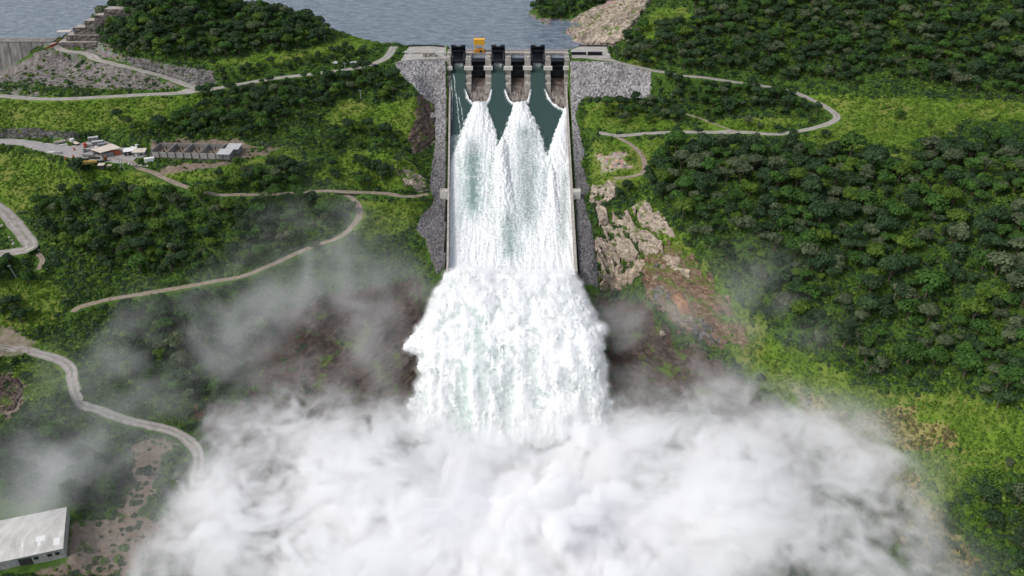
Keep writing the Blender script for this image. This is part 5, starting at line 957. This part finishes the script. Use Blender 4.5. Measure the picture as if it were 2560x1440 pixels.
ok = (px > -240) & (px < 2820) & (py > -60) & (py < 1500) & ((Z > .8) | (Y < 600)) & (Z > -104) & allow[j, i] & (dch[j, i] > 10) | False
ok &= r.uniform(size=m) > np.maximum(s_ * .93, r_ * .88); ok &= cl > .5 - 1.3 * (r.uniform(size=m) < .25)
for P in (W_([(378,392),(400,352),(600,352),(640,366),(590,398)]), W_([(-220,1470),(-220,1240),(200,1240),(200,1400),(60,1440)])): ok &= ~inpoly(X, Y, P)
ok &= fbm(X / 14, Y / 14, 3, 3) + .5 * r.normal(size=m) > -.15
X, Y, Z, b_, d_ = X[ok], Y[ok], Z[ok], b_[ok], d_[ok]; nn = len(X); u = r.uniform(size=nn)
patchy = fbm(X / 12, Y / 12, 40, 3)
kind = np.where((d_ > .5) & (u < .7), 3, np.where(b_ > .5, np.where(u < .72 + .9 * patchy, 0, np.where(u < .97, 1, 2)), np.where(u < .05 + .2 * patchy, 0, np.where(u < .52 + .6 * patchy, 1, 2))))
sc = np.clip(r.lognormal(-.1, .42, nn), .4, 2.6) * np.where(kind == 3, .55, np.where(kind == 0, .72, np.where(b_ > .5, .55, .9))); print('HERBS', nn)
scatter('undergrowth', np.c_[X, Y, Z - .1], r.uniform(0, 6.28, nn), sc, kind * 3 + r.integers(0, 3, nn), under, 'low green shrubs and tall grass covering the slopes', 'undergrowth')
# a leafless tree
def bare_tree(px_, py_, H, label, mat=M_BARK):
    x, y, z = ground(px_, py_); q = random.Random(5); root = empty('bare_tree', (x, y, z)); t = MB(); br = MB()
    t.tube([(0, 0, -1), (.1, 0, H * .22), (.3, .1, H * .45)], [.22, .17, .12], 7)
    def grow(p, d, L, rad, lv):
        e = p + d * L; br.tube([p, (p + e) / 2 + Vector((q.uniform(-.1, .1), q.uniform(-.1, .1), .05)) * L, e], [rad, rad * .8, rad * .55], 5)
        if lv:
            for k in range(3 if lv > 1 else 2): grow(e, (d + Vector((q.uniform(-.9, .9), q.uniform(-.9, .9), q.uniform(-.15, .5)))).normalized(), L * q.uniform(.6, .8), rad * .55, lv - 1)
    for k in range(4): grow(Vector((.3, .1, H * (.36 + .03 * k))), Vector((math.cos(k * 1.6), math.sin(k * 1.6), 1.0)).normalized(), H * .2, .1, 3)
    t.build('trunk', mat, root); br.build('branch', mat, root); return tag(root, label, 'tree')
bare_tree(2356, 1112, 10.0, 'leafless dark tree standing alone on the grassy slope above the spray')

bare_tree(2234, 748, 10.5, 'leafless tree with a bare pale trunk amid the forest on the right hillside', mat_weathered('pale_bark', (.42, .38, .31), .7, 2.0, .9))
# ------------------------------------------------------------------ drifting mist: voxel clouds
def vol_mat(name, col, aniso=.25):
    m = bpy.data.materials.new(name); m.use_nodes = True; t = m.node_tree; t.nodes.remove(t.nodes['Principled BSDF'])
    v = t.nodes.new('ShaderNodeVolumePrincipled'); v.inputs['Color'].default_value = (*col, 1); v.inputs['Density'].default_value = 1.0; v.inputs['Anisotropy'].default_value = aniso
    v.inputs['Density Attribute'].default_value = 'density'
    t.links.new(v.outputs[0], t.nodes['Material Output'].inputs['Volume']); return m
def voxel_cloud(name, lo, hi, step, fn, mat, label, cat):
    n = [int(round((h - l) / step)) + 1 for l, h in zip(lo, hi)]; hi = [l + (k - 1) * step for l, k in zip(lo, n)]
    ax_ = [np.linspace(l, h, k) for l, h, k in zip(lo, hi, n)]
    D = np.zeros(n, np.float32)
    X, Y = np.meshgrid(ax_[0], ax_[1], indexing='ij'); G = tz(X, Y)
    G = np.maximum(G, -106)
    for k, z in enumerate(ax_[2]): D[:, :, k] = fn(X, Y, z, z - G)
    D[0] = D[-1] = 0; D[:, 0] = D[:, -1] = 0; D[:, :, -1] = 0
    me = bpy.data.meshes.new(name); N = D.size; me.vertices.add(N)
    me.vertices.foreach_set('co', np.tile(np.array([(l + h) / 2 for l, h in zip(lo, hi)], np.float32), N)); attr(me, 'dens', D.ravel())
    o = link(name, me, mat)
    ng = bpy.data.node_groups.new(name, 'GeometryNodeTree'); ng.interface.new_socket('Geometry', in_out='INPUT', socket_type='NodeSocketGeometry'); ng.interface.new_socket('Geometry', in_out='OUTPUT', socket_type='NodeSocketGeometry')
    A = ng.nodes.new; L = ng.links.new; gi, go = A('NodeGroupInput'), A('NodeGroupOutput'); vc = A('GeometryNodeVolumeCube')
    vc.inputs['Min'].default_value = lo; vc.inputs['Max'].default_value = hi
    for q, k in zip('XYZ', n): vc.inputs['Resolution ' + q].default_value = k
    pos = A('GeometryNodeInputPosition'); s1 = A('ShaderNodeVectorMath'); s1.operation = 'SUBTRACT'; s1.inputs[1].default_value = lo; L(pos.outputs[0], s1.inputs[0])
    s2 = A('ShaderNodeVectorMath'); s2.operation = 'SCALE'; s2.inputs['Scale'].default_value = 1 / step; L(s1.outputs[0], s2.inputs[0])
    s3 = A('ShaderNodeVectorMath'); s3.operation = 'ADD'; s3.inputs[1].default_value = (.5, .5, .5); L(s2.outputs[0], s3.inputs[0])
    s4 = A('ShaderNodeVectorMath'); s4.operation = 'FLOOR'; L(s3.outputs[0], s4.inputs[0])
    # index = (ix*ny + iy)*nz + iz, in whole numbers
    sp = A('ShaderNodeSeparateXYZ'); L(s4.outputs[0], sp.inputs[0])
    def im(op, a, b):
        m = A('FunctionNodeIntegerMath'); m.operation = op
        for q, v in enumerate((a, b)):
            if isinstance(v, int): m.inputs[q].default_value = v
            else: L(v, m.inputs[q])
        return m.outputs[0]
    fi = []
    for q in range(3):
        f = A('FunctionNodeFloatToInt'); L(sp.outputs[q], f.inputs[0]); fi.append(f.outputs[0])
    idx = im('ADD', im('MULTIPLY', im('ADD', im('MULTIPLY', fi[0], n[1]), fi[1]), n[2]), fi[2])
    na = A('GeometryNodeInputNamedAttribute'); na.inputs['Name'].default_value = 'dens'
    si = A('GeometryNodeSampleIndex'); L(gi.outputs[0], si.inputs['Geometry']); L(na.outputs[0], si.inputs['Value']); L(idx, si.inputs['Index'])
    L(si.outputs[0], vc.inputs['Density']); sm = A('GeometryNodeSetMaterial'); sm.inputs['Material'].default_value = mat
    L(vc.outputs[0], sm.inputs[0]); L(sm.outputs[0], go.inputs[0])
    md = o.modifiers.new('cloud', 'NODES'); md.node_group = ng
    return tag(o, label, cat, kind='stuff')
def wisp(X, Y, z, s, seed=0, o=5, warp=.9, st=(1, 1, 1)):
    x, y, zz = X / s * st[0], Y / s * st[1], z / s * st[2]
    wx = fbm(x * .7, y * .7, zz * .7 + seed, 3); wy = fbm(x * .7 + 31, y * .7 + 9, zz * .7 + seed, 3)
    return fbm(x + warp * wx, y + warp * wy, zz + seed + warp * .5 * wx, o, .58)
def blob(X, Y, z, c, r):
    return np.exp(-(((X - c[0]) / r[0]) ** 2 + ((Y - c[1]) / r[1]) ** 2 + ((z - c[2]) / r[2]) ** 2))
def pix(px, py, h):                                           # a place h metres above the ground that a pixel shows
    x, y, z = ground(px, py); z = max(z, -106); x, y, z = at(px, py, z + h); return x, y, z
NEAR = [(pix(620, 1090, 7), (26, 20, 9), 1.0), (pix(740, 1070, 6), (26, 18, 8), .75), (pix(860, 1110, 7), (26, 18, 9), .8), (pix(600, 1230, 7), (24, 22, 11), .9), (pix(760, 1240, 9), (30, 24, 13), 1.1), (pix(900, 1190, 10), (26, 20, 14), 1.3), (pix(560, 1370, 7), (26, 18, 11), 1.0), (pix(760, 1390, 10), (34, 20, 14), 1.5), (pix(950, 1330, 12), (34, 26, 16), 1.8),
        (pix(430, 1400, 5), (32, 16, 9), .55), (pix(490, 1230, 5), (14, 16, 8), .55), (pix(250, 1400, 5), (30, 14, 8), .40),
        (pix(1640, 1130, 9), (22, 16, 12), 1.3), (pix(1800, 1120, 9), (20, 15, 11), 1.1), (pix(1870, 1190, 10), (20, 18, 12), 1.2), (pix(1780, 1280, 14), (34, 24, 17), 1.8), (pix(1960, 1060, 8), (20, 15, 9), .56), (pix(2060, 1090, 9), (20, 15, 10), .54), (pix(2170, 1160, 9), (20, 16, 10), .50), (pix(2190, 1260, 8), (20, 16, 10), .44), (pix(2010, 1220, 9), (18, 16, 10), .34), (pix(2010, 1370, 9), (30, 18, 13), 1.1), (pix(2230, 1400, 7), (28, 16, 11), .7), (pix(1860, 980, 7), (24, 16, 9), .42), (pix(1700, 1000, 7), (20, 14, 9), .35), (pix(760, 985, 6), (20, 14, 8), .30), (pix(1120, 1105, 13), (22, 9, 11), 1.1), (pix(1280, 1120, 12), (24, 8, 10), .8), (pix(1430, 1100, 14), (22, 9, 12), 1.1), (pix(1010, 1060, 7), (14, 12, 9), .8), (pix(1560, 1060, 7), (14, 12, 9), .6)]
def streaks(X, Y, z, seed=0):                                 # filaments blown outward from the pool
    dx, dy = X - 8, Y - 246; rr = np.hypot(dx, dy * 1.15) + 1; th = np.arctan2(dy, dx)
    w1 = fbm(X / 30, Y / 30, z / 22 + seed, 3); w2 = fbm(X / 30 + 40, Y / 30, z / 22 + seed, 3)
    u, v = th * 62 + 20 * w1, rr + 22 * w2
    a = 1 - 2.1 * np.abs(fbm(u / 13, v / 42, z / 12 + seed, 4, .6)); b = fbm(u / 4.6, v / 15, z / 6 + seed, 4, .62)
    return .8 * a + .75 * b - .35
def near_dens(X, Y, z, h):
    b = 0
    for c, r, a in NEAR: b = b + a * blob(X, Y, z, c, r)
    w = wisp(X, Y, z, 30, 3, 3, 1.1); st = streaks(X, Y, z, 2)
    wing = b * np.clip(.10 + 1.5 * w + 2.5 * st, 0, 2.4) ** 1.7 * .098
    core = 23 * np.exp(-((X - 14) / 56) ** 2 - ((Y - 236) / 36) ** 2) + 17 * np.exp(-((X - 24) / 104) ** 2 - ((Y - 198) / 42) ** 2) + 15 * np.exp(-((X + 34) / 20) ** 2 - ((Y - 288) / 15) ** 2) + 16 * np.exp(-((X - 42) / 20) ** 2 - ((Y - 290) / 15) ** 2) + 9 * np.exp(-((X - 5) / 34) ** 2 - ((Y - 284) / 13) ** 2)
    lump = billow(X / 27 + .5 * w, Y / 27, z / 27 + 3, 3, .5) - .25; lump2 = billow(X / 9 + w, Y / 9, z / 9 + 7, 3, .55) - .25
    top = core - 1 + 26 * lump + 7 * lump2 + 5 * w
    den = .34 * ss(-2, 3.5, top - (z + 106)) * ss(4, 15, core)
    return np.clip(np.maximum(wing, den), 0, .34) * ss(-1, 2, h)
voxel_cloud('spray_mist', (-152, 178, -107), (192, 332, -62), 1.0, near_dens, vol_mat('spray_mist', (.996, .996, .998), 0.0), 'white wisps of spray blowing off both sides of the plunge pool', 'spray')
FAR = [(pix(760, 520, 10), (22, 20, 12), .8), (pix(850, 600, 10), (34, 22, 10), .55), (pix(720, 680, 12), (34, 22, 13), .7), (pix(640, 790, 14), (44, 24, 15), 1.0), (pix(900, 760, 14), (34, 24, 14), .7), (pix(1010, 720, 10), (16, 14, 12), .7), (pix(560, 900, 14), (50, 26, 15), .75), (pix(800, 900, 10), (40, 24, 14), .7), (pix(980, 850, 12), (18, 20, 16), .6),
       (pix(250, 900, 12), (30, 20, 13), .8), (pix(320, 800, 10), (24, 16, 12), .5), (pix(120, 1130, 12), (34, 26, 14), 1.0), (pix(330, 1020, 10), (30, 20, 12), .55), (pix(280, 1180, 10), (30, 20, 12), .7), (pix(80, 1240, 10), (30, 18, 11), .9), (pix(420, 1380, 8), (40, 18, 12), 1.1), (pix(500, 1200, 8), (24, 24, 11), .7), (pix(900, 980, 8), (34, 16, 12), .8),
       (pix(1570, 830, 12), (22, 18, 15), 1.25), (pix(1650, 790, 12), (20, 15, 12), 1.0), (pix(1620, 950, 10), (24, 18, 13), 1.1), (pix(1780, 960, 10), (34, 20, 13), 1.1), (pix(1860, 700, 12), (40, 34, 13), .26), (pix(1950, 800, 10), (34, 22, 12), .4), (pix(2100, 1100, 10), (44, 26, 14), .6), (pix(2300, 1250, 10), (40, 26, 14), .55), (pix(2350, 1400, 8), (40, 20, 14), .6), (pix(480, 350, 10), (50, 20, 12), .16), (pix(640, 400, 10), (30, 20, 12), .22)]
def far_dens(X, Y, z, h):
    b = 0
    for c, r, a in FAR: b = b + a * blob(X, Y, z, c, r)
    w = wisp(X, Y, z, 36, 13, 4, 1.5)
    return np.clip(b * (.34 + 2.5 * w) - .03, 0, 1.6) * .021 * ss(-2, 3, h)
voxel_cloud('drifting_mist', (-236, 178, -108), (236, 520, -8), 3.0, far_dens, vol_mat('drifting_mist', (.985, .985, .995), 0.0), 'thin grey mist drifting over the valley sides', 'mist')

# a soft skin of flying droplets round the jet
def halo(P, lo, hi, step, sig):
    n = [int(round((h - l) / step)) + 1 for l, h in zip(lo, hi)]; I = np.round((P.reshape(-1, 3) - np.array(lo)) / step).astype(int); ok = ((I >= 0) & (I < np.array(n))).all(1); I = I[ok]
    D = np.zeros(n, np.float32); D[I[:, 0], I[:, 1], I[:, 2]] = 1; k = np.arange(-4, 5); g = np.exp(-(k * step / sig) ** 2 / 2); g /= g.sum()
    for a in range(3): D = np.apply_along_axis(lambda q: np.convolve(q, g, 'same'), a, D)
    return D / D.max()
JL, JH, JS = (-66, 282, -108), (64, 406, -54), .9
HJ = halo(P1, JL, JH, JS, 1.5)
def jet_dens(X, Y, z, h):
    k = int(round((z - JL[2]) / JS)); H = HJ[:, :, k][:X.shape[0], :X.shape[1]]
    q = fbm(X / 3.2, Y / 3.2, z / 3.6, 4, .6) ; q2 = fbm(X / 11, Y / 11, z / 11 + 5, 2)
    return np.clip(H * (1.0 + 2.2 * q + 1.4 * q2) - .10, 0, 1.5) * .34
voxel_cloud('jet_mist', JL, JH, JS, jet_dens, vol_mat('jet_mist', (.996, .996, .998), 0.0), 'fine spray hanging round the falling jet of water', 'spray')
